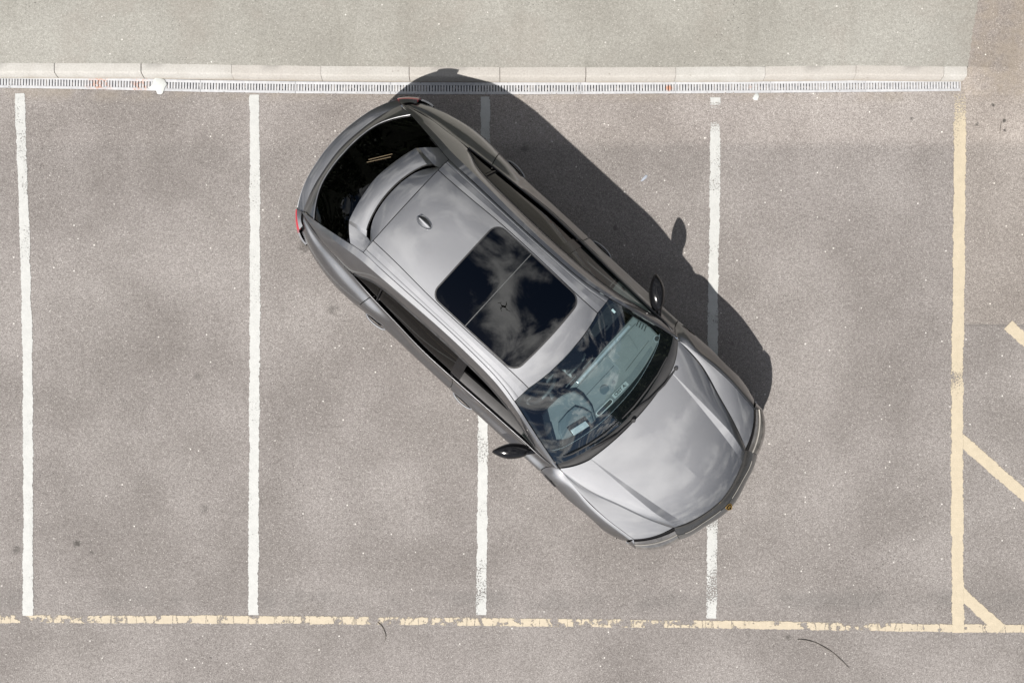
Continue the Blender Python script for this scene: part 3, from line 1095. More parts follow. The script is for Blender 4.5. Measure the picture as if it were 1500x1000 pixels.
# near-side front window wound down: only the far (left) door has its front pane
mb = MB(); window_strip(mb, 1, (.80, .80), (-.16, -.20)); mb.build('front_window', M['side_glass'], car, smooth=40)
mb = MB(); window_strip(mb, -1, (.80, .80), (.60, .60)); mb.build('quarter_light', M['side_glass'], car, smooth=40)
def rw(mb, s): window_strip(mb, s, (-.26, -.30), (-1.18, -1.20))
part_pair(rw, 'rear_window_pane', M['privacy'], smooth=40)
def qw(mb, s): window_strip(mb, s, (-1.215, -1.235), (-1.50, -1.50), n=10)
part_pair(qw, 'rear_quarter_glass', M['privacy'], smooth=40)


def pillar_b(mb, s):
    g = []
    for (x0, x1) in ((-.155, -.195), (-.21, -.25), (-.265, -.305)):
        a = side(x0, 0.0) + np.array((0, -.004, -.01)); b = upper_edge(x1) + np.array((0, .0, .004))
        g.append([a, (a + b) / 2 + np.array((0, .012, 0)), b])
    add_grid(mb, sgrid(surf(g, 4, 5), s), .002, 'ab', shell=False)
part_pair(pillar_b, 'door_pillar', M['gloss_black'], smooth=40)
def pillar_c(mb, s):
    a0, b0 = side(-1.20, 0) + np.array((0, -.004, -.01)), upper_edge(-1.218)
    mb.tube([(p[0], p[1] * s, p[2]) for p in (a0, (a0 + b0) / 2 + np.array((0, .010, 0)), b0)], .010)
part_pair(pillar_c, 'window_divider', M['gloss_black'], smooth=50)


def belt(mb, s):
    pts = []
    for x in np.linspace(.97, -1.52, 60):
        p = side(x, 0.0)
        pts.append((p[0], (p[1] + .001) * s, p[2] + .009))
    mb.tube(pts, .0095, 14)
part_pair(belt, 'belt_trim', M['trim'], smooth=60)
def weather(mb, s):
    pts = []
    for x in np.linspace(.84, -1.50, 60):
        p = upper_edge(x)
        pts.append((p[0], (p[1] + .001) * s, p[2] - .002))
    mb.tube(pts, .006, 6)
part_pair(weather, 'window_seal', M['black'], smooth=60)

# ---- roof
SEAM = [(-1.528, .418, 1.532), (-1.258, .420, 1.576), (-.754, .440, 1.610), (-.335, .440, 1.617), (.09, .437, 1.590), (.335, .444, 1.530)]
RC = [(-1.528, 0, 1.556), (-1.258, 0, 1.602), (-.754, 0, 1.637), (-.335, 0, 1.643), (.09, 0, 1.613), (.385, 0, 1.545)]
RM = [(-1.528, .22, 1.551), (-1.258, .22, 1.597), (-.754, .22, 1.632), (-.335, .22, 1.638), (.09, .22, 1.609), (.375, .23, 1.542)]
roof_g = surf(full([[a, b, c] for a, b, c in zip(RC, RM, SEAM)]), 10, 8)
mb = MB(); add_grid(mb, roof_g, .004, 'abcd')
roof = mb.build('roof_panel', M['paint'], car, smooth=40)
R1r = [R1[3], R1[4], R1[5], R1[6], R1[7], (.325, .612, 1.500)]
RA = [tuple(np.array(a) * .66 + np.array(b) * .34 + np.array((0, 0, .006))) for a, b in zip(SEAM, R1r)]
RB = [tuple(np.array(a) * .30 + np.array(b) * .70 + np.array((0, 0, .008))) for a, b in zip(SEAM, R1r)]
RB2 = [tuple(np.array(a) * .27 + np.array(b) * .73 + np.array((0, 0, .003))) for a, b in zip(SEAM, R1r)]
def rail(mb, s):
    add_grid(mb, sgrid(surf([[a, b] for a, b in zip(SEAM, RA)], 8, 3), s), .003, 'abc')
    add_grid(mb, sgrid(surf([[a, b] for a, b in zip(RA, RB)], 8, 4), s), .003, 'ab')
    add_grid(mb, sgrid(surf([[a, b] for a, b in zip(RB, RB2)], 8, 1), s), .003, 'ab')
    add_grid(mb, sgrid(surf([[a, tuple((np.array(a) + np.array(b)) / 2 + np.array((0, 0, .003))), b] for a, b in zip(RB2, R1r)], 8, 4), s), .003, 'abd')
part_pair(rail, 'roof_rail', M['paint'], smooth=40)

# roof height for pieces set on it
_rf = roof_g.reshape(-1, 3)
def roofz(x, y):
    P = np.array(RC); Q = np.array(SEAM)
    c = cr_line(RC, 10); e = cr_line(SEAM, 10)
    zc = np.interp(x, c[:, 0], c[:, 2]); ze = np.interp(x, e[:, 0], e[:, 2]); ye = np.interp(x, e[:, 0], e[:, 1])
    return zc + (ze - zc) * min(1.0, (abs(y) / ye) ** 2)


def roof_pane(x0, x1, hw0, hw1, r, dz, rf=True, rr=True, n=28, ny=20):
    g = []
    ts = [x0 + (x1 - x0) * (.5 - .5 * math.cos(math.pi * i / n)) for i in range(n + 1)]
    for x in ts:
        w = hw0 + (hw1 - hw0) * (x - x0) / (x1 - x0)
        if rr and x < x0 + r: w -= r - math.sqrt(max(0, r * r - (x0 + r - x) ** 2))
        if rf and x > x1 - r: w -= r - math.sqrt(max(0, r * r - (x - x1 + r) ** 2))
        bow = .020
        row = []
        for k in range(ny + 1):
            y = w - 2 * w * k / ny
            xx = x + (bow * (1 - (y / .42) ** 2) * (x - x0) / (x1 - x0) if rf else 0)
            row.append((xx, y, roofz(xx, y) + dz))
        g.append(row)
    return np.array(g)


mb = MB(); add_grid(mb, roof_pane(-.838, .155, .428, .432, .10, .0025), 0, '', shell=False)
mb.build('sunroof_seal', M['black'], car, smooth=40)
mb = MB(); add_grid(mb, roof_pane(-.825, -.436, .415, .417, .088, .0055, rf=False), 0, 'abcd', .004, shell=False)
mb.build('sunroof_pane', M['roof_glass'], car, smooth=40)
mb = MB(); add_grid(mb, roof_pane(-.428, .140, .417, .419, .088, .0055, rr=False), 0, 'abcd', .004, shell=False)
mb.build('sunroof_pane', M['roof_glass'], car, smooth=40)
mb = MB()
add_grid(mb, np.array([[(x_ , y_, roofz(x_, y_) + .0035) for y_ in np.linspace(.416, -.416, 21)] for x_ in (-.4365, -.4275)]), 0, '', shell=False)
mb.build('sunroof_seam', M['seam'], car, smooth=40)

# aerial
mb = MB()
st = []
for i in range(9):
    u = i / 8
    x = -1.365 + .140 * u
    h = .050 * (1 - u) ** .8 * (1 if u > .06 else .75)
    w = .036 * math.sin(math.pi * (0.12 + .88 * u)) ** .6 + .004 if u < 1 else .004
    zb = roofz(x, 0) + .001
    st.append([(x, w, zb), (x, w * .55, zb + h * .55 + .006), (x, w * .12, zb + h + .007), (x, -w * .12, zb + h + .007), (x, -w * .55, zb + h * .55 + .006), (x, -w, zb)])
add_grid(mb, surf(st, 3, 4), 0, '', shell=False)
mb.build('roof_aerial', M['paint'], car, smooth=60)
mb = MB()
ring = []
for k in range(28):
    a = 2 * math.pi * k / 28
    xx = -1.297 + .078 * math.cos(a); yy = .042 * math.sin(a)
    ring.append((xx, yy, roofz(xx, yy) + .002))
mb.tube(ring + [ring[0]], .0045, 6, caps=False)
mb.build('aerial_gasket', M['chrome'], car, smooth=60)

# ---- windscreen
WT = [(.388, 0, 1.540), (.378, .23, 1.536), (.340, .444, 1.520), (.328, .606, 1.492)]
WM1 = [(.66, 0, 1.415), (.645, .26, 1.408), (.60, .50, 1.375), (.56, .672, 1.350)]
WM2 = [(.95, 0, 1.245), (.935, .28, 1.236), (.87, .57, 1.208), (.80, .738, 1.200)]
WB = [(1.215, 0, 1.058), (1.195, .27, 1.056), (1.115, .60, 1.052), (1.020, .795, 1.056)]
ws = surf(full([WT, WM1, WM2, WB]), 14, 12)
mb = MB(); add_grid(mb, ws, 0, '', shell=False)
mb.build('windscreen', M['screen_glass'], car, smooth=60)
n_, fl_ = gnormals(ws)
wsf = ws - n_ * .004
def frit(u, v):
    v = abs(v - .5) * 2
    lim = .955 - .03 * u
    e = max(0.0, (v - .72) / .28) ** 3
    return u < .035 + .05 * e or u > .80 - .06 * e or v > lim or (u < .17 - .10 * (v / .18) ** 2 and v < .18)
fine_ws = surf(full([WT, WM1, WM2, WB]), 44, 24)
n2_, _f = gnormals(fine_ws)
mb = MB(); _emit(mb, fine_ws - n2_ * .004, _f, frit)
mb.build('windscreen_border', M['gloss_black'], car, smooth=60)
# thin pale edge line above the black border
mb = MB()
row = (fine_ws - n2_ * .002)
U, V = row.shape[:2]
pts = []
for j in range(6, V - 6):
    v = abs((j + .5) / (V - 1) - .5) * 2
    e = max(0.0, (v - .72) / .28) ** 3
    pts.append(row[int(round((.80 - .06 * e) * (U - 1)))][j])
mb.tube(pts, .0018, 5)
mb.build('border_line', M['silver'], car, smooth=60)

# cowl: dark scuttle between screen and bonnet
CW0 = [(1.195, 0, 1.052), (1.175, .27, 1.050), (1.10, .60, 1.046), (1.005, .80, 1.046)]
CW1 = [(1.245, 0, 1.028), (1.225, .27, 1.026), (1.16, .60, 1.018), (1.05, .812, 1.015)]
CW2 = [(1.300, 0, 1.040), (1.285, .27, 1.036), (1.21, .60, 1.022), (1.09, .818, 1.012)]
mb = MB(); add_grid(mb, surf(full([CW0, CW1, CW2]), 6, 8), 0, '', shell=False)
mb.build('scuttle', M['black'], car, smooth=60)


def ws_at(x, y):
    P = ws.reshape(-1, 3)
    d = (P[:, 0] - x) ** 2 + (P[:, 1] - y) ** 2
    return P[int(d.argmin())]


for pts in ([(1.255, -.10), (1.235, -.30), (1.185, -.46), (1.12, -.62), (1.06, -.74)], [(1.235, .42), (1.235, .22), (1.225, .05), (1.205, -.14), (1.18, -.30)],
            ):
    pass
def wiper(arm, blade):
    w = MB()
    pa = [Vector((x, y, z)) for x, y, z in arm]
    w.tube(pa, [.012, .010, .008, .007], 8)
    w.lathe([(0, .03), (.016, .03), (.02, .02), (.02, -.01)], 'Z', 14, arm[0])
    o = w.build('wiper', M['black'], car, smooth=50)
    b = MB(); b.tube(blade, [.004] + [.0075] * (len(blade) - 2) + [.004], 6)
    b.build('wiper_blade', M['black'], o, smooth=50)
def on_ws(x, y, dz=.014):
    q = ws_at(x, y); return (x, y, q[2] + dz)
wiper([(1.235, .60, 1.03), (1.255, .42, 1.06), (1.245, .20, 1.068), (1.205, .02, 1.085)],
      [on_ws(1.10, .62), on_ws(1.145, .44), on_ws(1.165, .26), on_ws(1.18, .08), on_ws(1.175, -.08)])
wiper([(1.27, -.02, 1.045), (1.25, -.22, 1.062), (1.20, -.40, 1.072), (1.165, -.48, 1.082)],
      [on_ws(1.175, -.12), on_ws(1.155, -.30), on_ws(1.115, -.46), on_ws(1.06, -.62), on_ws(1.02, -.70)])

# ---- rear: hatch top, spoiler, glass, tailgate
H0 = [(-1.528, 0, 1.555), (-1.528, .20, 1.551), (-1.528, .38, 1.537), (-1.528, .445, 1.528)]
H1 = [(-1.62, 0, 1.537), (-1.615, .17, 1.533), (-1.59, .32, 1.522), (-1.545, .435, 1.520)]
H2 = [(-1.704, 0, 1.512), (-1.692, .16, 1.509), (-1.652, .30, 1.502), (-1.560, .425, 1.506)]
S0 = [(-1.716, 0, 1.534), (-1.704, .16, 1.531), (-1.668, .305, 1.522), (-1.632, .388, 1.514)]
S1 = [(-1.80, 0, 1.524), (-1.785, .17, 1.521), (-1.752, .32, 1.513), (-1.722, .408, 1.504)]
S2 = [(-1.888, 0, 1.496), (-1.870, .18, 1.493), (-1.840, .33, 1.487), (-1.812, .430, 1.478)]
mb = MB()
add_grid(mb, surf(full([H0, H1, H2]), 8, 8), .004, 'ab', flange=.03)
add_grid(mb, surf(full([S0, S1, S2]), 8, 8), .016, 'a', flange=.035)
lip = [[tuple(p), tuple(np.array(p) + np.array((.010, 0, -.016))), tuple(np.array(p) + np.array((.10, 0, -.03)))] for p in cr_line(full([S2])[0], 8)]
add_grid(mb, np.array(lip), 0, '', shell=False)
SI2, SC, SO = (-1.602, .430, 1.500), (-1.800, .452, 1.450), (-1.674, .573, 1.437)
for s in (1, -1):
    # upright end of the blade, and the lower flank outside it
    add_grid(mb, sgrid(surf([[S0[-1], SI2], [S1[-1], tuple((np.array(SI2) + SC) / 2 + np.array((0, -.004, .004)))], [S2[-1], SC]], 4, 3, linear_v=True), s), 0, '')
    flank = [[(-1.528, .445, 1.528), (-1.528, .50, 1.512), (-1.528, .551, 1.492)],
             [SI2, (-1.600, .50, 1.486), (-1.600, .562, 1.464)],
             [SC, (-1.740, .515, 1.447), SO]]
    add_grid(mb, sgrid(surf(flank, 6, 4), s), .003, 'ad')
    lp = [[p, tuple(np.array(p) + np.array((.012, -.006, -.018))), tuple(np.array(p) + np.array((.09, -.02, -.03)))] for p in (SC, SO)]
    add_grid(mb, sgrid(surf(lp, 4, 2), s), 0, '', shell=False)
mb.build('spoiler', M['paint'], car, smooth=24)

RG0 = [(-1.66, 0, 1.448), (-1.66, .22, 1.444), (-1.66, .44, 1.430), (-1.655, .582, 1.420)]
RG1 = [(-2.02, 0, 1.292), (-2.01, .21, 1.288), (-1.965, .43, 1.276), (-1.90, .612, 1.288)]
RG2 = [(-2.348, 0, 1.108), (-2.335, .21, 1.108), (-2.285, .41, 1.108), (-2.13, .650, 1.122)]
rg = surf(full([RG0, RG1, RG2]), 10, 10)
mb = MB(); add_grid(mb, rg, 0, '', shell=False)
mb.build('rear_screen', M['privacy'], car, smooth=60)
edge = cr_line(full([RG2])[0], 10)
mb = MB(); mb.tube([tuple(p + np.array((-.002, 0, .007))) for p in edge], .0065, 10)
mb.build('screen_edge_trim', M['steel'], car, smooth=60)

T0 = [(-2.358, 0, 1.104), (-2.345, .21, 1.104), (-2.295, .41, 1.104), (-2.14, .655, 1.118)]
T1 = [(-2.392, 0, 1.070), (-2.377, .21, 1.070), (-2.33, .43, 1.066), (-2.20, .662, 1.080)]
T2 = [(-2.428, 0, 1.012), (-2.410, .22, 1.012), (-2.368, .44, 1.012), (-2.285, .672, 1.008)]
T3 = [(-2.480, 0, 1.000), (-2.464, .22, 1.000), (-2.412, .46, 1.000), (-2.318, .688, .988)]
T4 = [(-2.532, 0, .982), (-2.516, .22, .982), (-2.456, .48, .982), (-2.345, .700, .965)]
mb = MB()
add_grid(mb, surf(full([T0, T1, T2]), 5, 10), .003, 'cd')
add_grid(mb, surf(full([T2, T3, T4]), 5, 10), .003, 'cdb')
tail = mb.build('tailgate', M['paint'], car, smooth=18)
def lamp(mb, s):
    top = [(-2.345, .695, .985), (-2.288, .750, .992), (-2.205, .815, .985)]
    md = [(-2.372, .700, .945), (-2.308, .775, .945), (-2.218, .845, .940)]
    bt = [(-2.368, .700, .870), (-2.306, .780, .870), (-2.219, .858, .865)]
    add_grid(mb, sgrid(surf([top, md, bt], 4, 6), s), .002, 'abcd')
part_pair(lamp, 'tail_lamp', M['red_lens'], smooth=50)
def rcorner(mb, s):
    a = [(-2.285, .676, 1.040), (-2.24, .745, 1.012), (-2.20, .770, 1.005)]
    b = [(-2.345, .695, .988), (-2.288, .752, .994), (-2.205, .817, .986)]
    add_grid(mb, sgrid(surf([a, b], 3, 6), s), 0, '', sdepth=.03)
part_pair(rcorner, 'lamp_surround', M['paint'], smooth=50)
def bcol(dx, dy, z, zc=None):
    zc = zc or z
    return [(-2.534 + dx, 0, z), (-2.518 + dx, .22, z), (-2.458 + dx, .48, z), (-2.365 + dx, .70, (z + zc) / 2), (-2.302 + dx * .8, .78 + dy, zc), (-2.215 + dx * .4, .862 + dy, zc - .004), (-2.10, .895 + dy, zc - .02)]
mb = MB()
add_grid(mb, surf(full([bcol(0, 0, .978, .866), bcol(-.010, .005, .84, .79), bcol(-.010, .005, .62), bcol(.01, 0, .48)]), 5, 8), .004, 'a')
mb.build('rear_bumper', M['paint'], car, smooth=40)
mb = MB()
add_grid(mb, surf(full([bcol(.012, -.004, .478), bcol(.03, -.01, .36), bcol(.10, -.03, .27), bcol(.30, -.1, .23)]), 5, 8), 0, '', shell=False)
dif = mb.build('rear_diffuser', M['black'], car, smooth=40)
for y in (-.62, -.50, .50, .62):
    ex = MB()
    ex.lathe([(.036, 0), (.040, -.13), (.047, -.135), (.050, -.12), (.048, .0)], 'Y', 24)
    o = ex.build('exhaust_tip', M['gloss_black'], car, smooth=50)
    o.location = (-2.36, y, .36); o.rotation_euler = (0, 0, R(-90))
# luggage cover beneath the rear screen
mb = MB(); mb.box((-1.86, 0, 1.02), (.62, 1.16, .02), bev=.004)
mb.build('luggage_cover', M['carpet'], car)

# ---- nose
L0 = [(2.428, 0, .848), (2.415, .12, .851), (2.378, .27, .857), (2.335, .39, .860), (2.268, .495, .858)]
L1 = [(2.455, 0, .822), (2.442, .12, .823), (2.408, .275, .826), (2.362, .41, .828), (2.298, .515, .828)]
L2 = [(2.502, 0, .800), (2.487, .12, .800), (2.450, .28, .802), (2.408, .43, .806), (2.345, .532, .808)]
L3 = [(2.556, 0, .760), (2.541, .13, .760), (2.500, .285, .758), (2.455, .44, .757), (2.395, .545, .757)]
L4 = [(2.586, 0, .690), (2.571, .13, .690), (2.528, .285, .690), (2.486, .44, .690), (2.428, .555, .690)]
mb = MB()
add_grid(mb, surf(full([L0, L1, L2]), 4, 6), .003, 'acd')
mb.build('nose_panel', M['nose_dark'], car, smooth=40)
mb = MB()
L2b = [(p[0] + .006, p[1], p[2] + .002) for p in L2]
add_grid(mb, surf(full([L2b, L3, L4]), 4, 6), .003, 'acd')
mb.build('bumper_centre', M['nose'], car, smooth=40)
for s in (1, -1):
    mb = MB()
    mb.tube([(p[0] + .004, p[1] * s, p[2] + .004) for p in cr_line(L2, 6)[4:-4]], .004, 6)
    mb.build('nose_trim', M['bar'], car, smooth=60)
mb = MB()
fb = [ [(2.586, 0, .690), (2.571, .13, .690), (2.528, .285, .690), (2.486, .44, .690), (2.428, .555, .690), (2.34, .69, .700), (2.232, .828, .715), (2.13, .89, .74), (2.052, .918, .757)],
       [(2.590, 0, .64), (2.575, .13, .64), (2.534, .285, .64), (2.493, .44, .64), (2.438, .558, .64), (2.352, .695, .64), (2.245, .835, .64), (2.14, .898, .64), (2.052, .922, .62)],
       [(2.580, 0, .56), (2.565, .13, .56), (2.526, .285, .56), (2.488, .44, .56), (2.436, .558, .56), (2.352, .695, .56), (2.245, .838, .56), (2.14, .900, .54), (2.052, .922, .50)]]
fb0 = [r[4:] for r in fb]
for s in (1, -1):
    mb = MB()
    add_grid(mb, sgrid(surf(fb0, 4, 6), s), .003, 'ad')
    mb.build('bumper_corner', M['paint'], car, smooth=40)
mb = MB()
gl = [fb[0], fb[1], fb[2]]
gcen = [[(p[0] - .006, p[1], p[2]) for p in r[:5]] for r in fb]
add_grid(mb, surf(full([gcen[0], gcen[1], gcen[2]]), 4, 6), 0, '', shell=False)
low = [[(p[0] - .004, p[1], .555) for p in fb[2]], [(p[0] - .03, p[1] - .01 if p[1] else 0, .42) for p in fb[2]],
       [(p[0] - .015, p[1], .30) for p in fb[2]], [(p[0] - .10, p[1] - .03 if p[1] else 0, .22) for p in fb[2]]]
add_grid(mb, surf(full(low), 4, 6), 0, '', shell=False)
mb.build('front_grille', M['black'], car, smooth=40)
# bars of the grille
for z in (.60, .52, .44):
    bar = MB()
    pts = cr_line(full([[(p[0] + .004, p[1], z) for p in fb[2][:6]]])[0], 4)
    bar.tube([tuple(p) for p in pts], .009, 6)
    bar.build('grille_bar', M['gloss_black'], car, smooth=50)


def head(mb, s):
    h0 = [(2.272, .500, .856), (2.176, .690, .860), (2.060, .836, .870)]
    h1 = [(2.345, .528, .812), (2.246, .722, .826), (2.105, .868, .842)]
    h2 = [(2.402, .545, .765), (2.300, .752, .784), (2.145, .888, .800)]
    h3 = [(2.430, .556, .692), (2.342, .690, .702), (2.232, .828, .717)]
    h3 = [(2.430, .556, .692), (2.325, .770, .706), (2.150, .900, .735)]
    return h0, h1, h2, h3
for s in (1, -1):
    h0, h1, h2, h3 = head(None, s)
    mb = MB()
    hm = [tuple(np.array(a) * .62 + np.array(b) * .38 + np.array((0, 0, -.010))) for a, b in zip(h0, h1)]
    gm_ = MB(); add_grid(gm_, sgrid(surf([h0, hm], 3, 8), s), .001, 'ab', shell=False)
    h0 = [tuple(np.array(a) * .62 + np.array(b) * .38) for a, b in zip(h0, h1)]
    add_grid(mb, sgrid(surf([h0, h1, h2, h3], 5, 8), s), .003, 'abcd', sdepth=.05)
    hl = mb.build('headlight', M['lamp_body'], car, smooth=50)
    gm_.build('lamp_brow', M['gloss_black'], hl, smooth=50)  # black strip standing in for the shaded gap under the bonnet edge
    mb = MB()
    st = [tuple(np.array(p) * .5 + np.array(q) * .5 + np.array((.001, .001, .001))) for p, q in zip(h1, h1)]
    mb.tube([(p[0], p[1] * s, p[2]) for p in cr_line(st, 8)], .007, 8)
    mb.build('light_bar', M['bar'], hl, smooth=50)

# badge on the nose: a black shield with a gold rim and a gold charging animal
def shield(sc_, z):
    pts = []
    for (a, b) in ((-.9, .75), (-.55, .95), (0, 1.05), (.55, .95), (.9, .75), (.92, .2), (.75, -.4), (.40, -.85), (0, -1.1), (-.40, -.85), (-.75, -.4), (-.92, .2)):
        pts.append((a * sc_, b * sc_, z))
    return pts
bb = MB(); P_ = shield(.033, 0); Q_ = shield(.033, .006)
bb.add(P_ + Q_, [tuple(range(12, 24))[::-1]] + [(i, (i + 1) % 12, 12 + (i + 1) % 12, 12 + i) for i in range(12)])
badge = bb.build('badge', M['gloss_black'], car)
badge.location = (2.545, 0, .778)
nrm = Vector((.045, 0, .075)).normalized()
badge.matrix_basis = Matrix.Translation((2.540, 0, .777)) @ Matrix(((0, -nrm.z, nrm.x), (1, 0, 0), (0, nrm.x, nrm.z))).to_4x4()
rim_ = MB(); rim_.tube(shield(.033, .006) + [shield(.033, .006)[0]], .0042, 6, caps=False)
rim_.build('badge_rim', M['gold'], badge, smooth=60)
bull = MB()
sil = [(-.020, .004), (-.016, .012), (-.006, .014), (.004, .012), (.010, .014), (.016, .016), (.020, .012), (.016, .008), (.020, .002), (.014, .000), (.010, -.004),
       (.014, -.014), (.009, -.014), (.004, -.004), (-.004, -.005), (-.008, -.016), (-.013, -.015), (-.012, -.004)]
bull.prism([(a, b) for a, b in sil][::-1], .006, .0095)
bull.build('badge_emblem', M['gold'], badge)

# ---- door mirrors
def mirror(mb, s):
    sts = [(.722, .858, .030, .030, 1.055), (.695, .895, .066, .052, 1.066), (.664, .942, .088, .066, 1.076), (.626, 1.000, .089, .068, 1.082),
           (.588, 1.056, .076, .058, 1.082), (.552, 1.092, .050, .040, 1.079), (.515, 1.114, .010, .010, 1.076)]
    rings = []
    for (x, y, a, h, z) in sts:
        ring = []
        for k in range(24):
            t = 2 * math.pi * k / 24
            c, sn = math.cos(t), math.sin(t)
            e = .62
            cx_ = a * math.copysign(abs(c) ** e, c)
            taper = 1.0 if cx_ < 0 else 1 - .55 * (cx_ / a) ** 2       # leading edge thins out
            ring.append((x + cx_, y, z + h * taper * math.copysign(abs(sn) ** e, sn)))
        ring.append(ring[0])
        rings.append(ring)
    g = surf(rings, 4, 1)
    add_grid(mb, sgrid(g, s), 0, '', shell=False)
    mb.add([(p[0], p[1] * s, p[2]) for p in rings[0][:-1]], [tuple(range(24))])
    mb.tube([(.80, .83 * s, 1.035), (.765, .875 * s, 1.045), (.725, .92 * s, 1.055)], [.030, .026, .028], 10)
mirs = part_pair(mirror, 'door_mirror', M['gloss_black'], smooth=50)
def sail(mb, s):
    g = [[side(.97, 0) + np.array((0, .0, .006)), side(.97, 0) + np.array((0, -.004, .02))], [side(.86, 0) + np.array((0, .002, .006)), upper_edge(.84) + np.array((0, .002, 0))],
         [side(.76, 0) + np.array((0, .002, .006)), upper_edge(.80) + np.array((0, .002, .01))]]
    add_grid(mb, sgrid(surf(g, 4, 3), s), 0, '', shell=False)
part_pair(sail, 'mirror_sail', M['gloss_black'], smooth=50)

# ---- door handles
def handle(x0, x1, t):
    def fn(mb, s):
        n = 10
        a, b = [], []
        for i in range(n + 1):
            u = i / n
            p = side(x0 + (x1 - x0) * u, t)
            o = .028 * math.sin(math.pi * u) ** .6
            a.append((p[0], (p[1] + o - .004) * s, p[2] + .012))
        mb.tube(a, [.007] + [.0105] * (n - 1) + [.007], 8)
    return fn
def cup(x0, x1, t):
    def fn(mb, s):
        rr = []
        for i in range(13):
            u = i / 12
            x = x0 + (x1 - x0) * u
            w = .035 * math.sin(math.pi * min(1, max(0, u))) ** .5
            p = side(x, t)
            rr.append([(p[0], p[1] + .002, p[2] + w), (p[0], p[1] + .0025, p[2]), (p[0], p[1] + .002, p[2] - w)])
        add_grid(mb, sgrid(surf(rr, 1, 3), s), 0, '', shell=False)
    return fn
for (x0, x1, doors) in ((.11, -.13, fdoors), (-1.00, -1.235, rdoors)):
    for s, d in zip((1, -1), doors):
        mb = MB(); handle(x0, x1, 3.12)(mb, s)
        mb.build('door_handle', M['paint'], d, smooth=50)
        mb = MB(); cup(x0 - .01, x1 + .01, 3.12)(mb, s)
        mb.build('handle_cup', M['black'], d, smooth=50)

# vents behind the front wheel
def vent(mb, s):
    g = []
    for x in (1.03, 1.08, 1.13, 1.18):
        g.append([side(x, 2.75 + (x - 1.03) * 1.0) + np.array((0, .004, 0)), side(x, 3.35) + np.array((0, .004, 0)), side(x, 3.8) + np.array((0, .003, 0))])
    add_grid(mb, sgrid(surf(g, 3, 3), s), 0, '', shell=False)
part_pair(vent, 'wing_vent', M['black'], smooth=50)

# ---- wheels
def make_wheel():
    w = empty('wheel'); w.parent = car
    t = MB()
    prof = [(.275, -.115), (.30, -.135), (.345, -.142), (.375, -.128), (.388, -.105), (.392, -.05), (.392, .05), (.388, .105), (.375, .128), (.345, .142), (.30, .135), (.275, .115)]
    t.lathe(prof, 'Y', 56)
    t.build('tyre', M['rubber'], w, smooth=50)
    r = MB()
    r.lathe([(.278, .125), (.285, .135), (.272, .132), (.262, .10), (.255, -.10), (.278, -.125)], 'Y', 48)
    for k in range(10):
        a = 2 * math.pi * (k // 2) / 5 + (.17 if k % 2 else -.17)
        a2 = 2 * math.pi * (k // 2) / 5 + (.05 if k % 2 else -.05)
        p0 = Vector((math.cos(a2) * .05, .100, math.sin(a2) * .05)); p1 = Vector((math.cos(a) * .265, .118, math.sin(a) * .265))
        r.tube([p0, (p0 + p1) / 2 + Vector((0, .012, 0)), p1], [.020, .016, .017], 6)
    r.lathe([(0, .125), (.035, .124), (.06, .112), (.065, .08)], 'Y', 20)
    r.build('rim', M['rim'], w, smooth=40)
    d = MB()
    d.lathe([(.10, .03), (.205, .03), (.205, .0), (.10, .0)], 'Y', 40, closed=True)
    d.build('brake_disc', M['steel'], w, smooth=30)
    return w
w0 = make_wheel()
for i, (x, s) in enumerate(((AX_F, 1), (AX_F, -1), (AX_R, 1), (AX_R, -1))):
    w = w0 if i == 0 else copy_of(w0, car)
    w.location = (x, s * .835, .392)
    w.rotation_euler = (0, i * .4, 0 if s > 0 else math.pi)

# wheel housings and floor
for ax in (AX_F, AX_R):
    for s in (1, -1):
        mb = MB()
        vv, ff = [], []
        for k in range(19):
            a = math.pi * (-.08 + 1.16 * k / 18)
            for y in (.60, .955):
                vv.append((ax + (ARCH - .004) * math.cos(a), y * s, AXZ + (ARCH - .004) * math.sin(a)))
        for k in range(18):
            ff.append((2 * k, 2 * k + 1, 2 * k + 3, 2 * k + 2))
        mb.add(vv, ff)
        mb.add([(ax + (ARCH) * math.cos(a), .60 * s, AXZ + ARCH * math.sin(a)) for a in [2 * math.pi * k / 24 for k in range(24)]], [tuple(range(24))])
        mb.build('wheel_housing', M['carpet'], car, smooth=50)
mb = MB()
mb.box((0, 0, .26), (4.3, 1.18, .06)); mb.box((0.03, 0, .27), (2.05, 1.80, .08))
mb.build('underbody', M['carpet'], car)

# ---- cabin
mb = MB(); mb.box((.05, 0, .42), (2.3, 1.56, .05)); mb.box((1.02, 0, .68), (.06, 1.5, .5)); mb.box((-1.62, 0, .70), (.5, 1.3, .6))
mb.build('cabin_floor', M['carpet'], car)
mb = MB()
gl_ = []
for s in (1, -1):
    rr = []
    for x in np.linspace(.82, -1.40, 24):
        a = side(x, 0) + np.array((0, -.012, -.012))
        rr.append([a, a + np.array((0, -.035, .006)), a + np.array((0, -.095, -.02)), a + np.array((0, -.105, -.14)), a + np.array((0, -.07, -.45))])
    add_grid(mb, sgrid(np.array(rr), s), 0, '', shell=False)
mb.build('door_card', M['door_card'], car, smooth=40)

# headlining under the roof so the cabin is dark
mb = MB()
hl_rows = [[(x, 0, roofz(min(x, .33), 0) - .05), (x, .35, roofz(min(x, .33), .35) - .05), (x, .55, roofz(min(x, .33), .43) - .085)] for x in (-1.5, -1.1, -.6, -.1, .30)]
add_grid(mb, surf(full(hl_rows), 4, 4), 0, '', shell=False)
mb.build('headlining', M['carpet'], car, smooth=60)

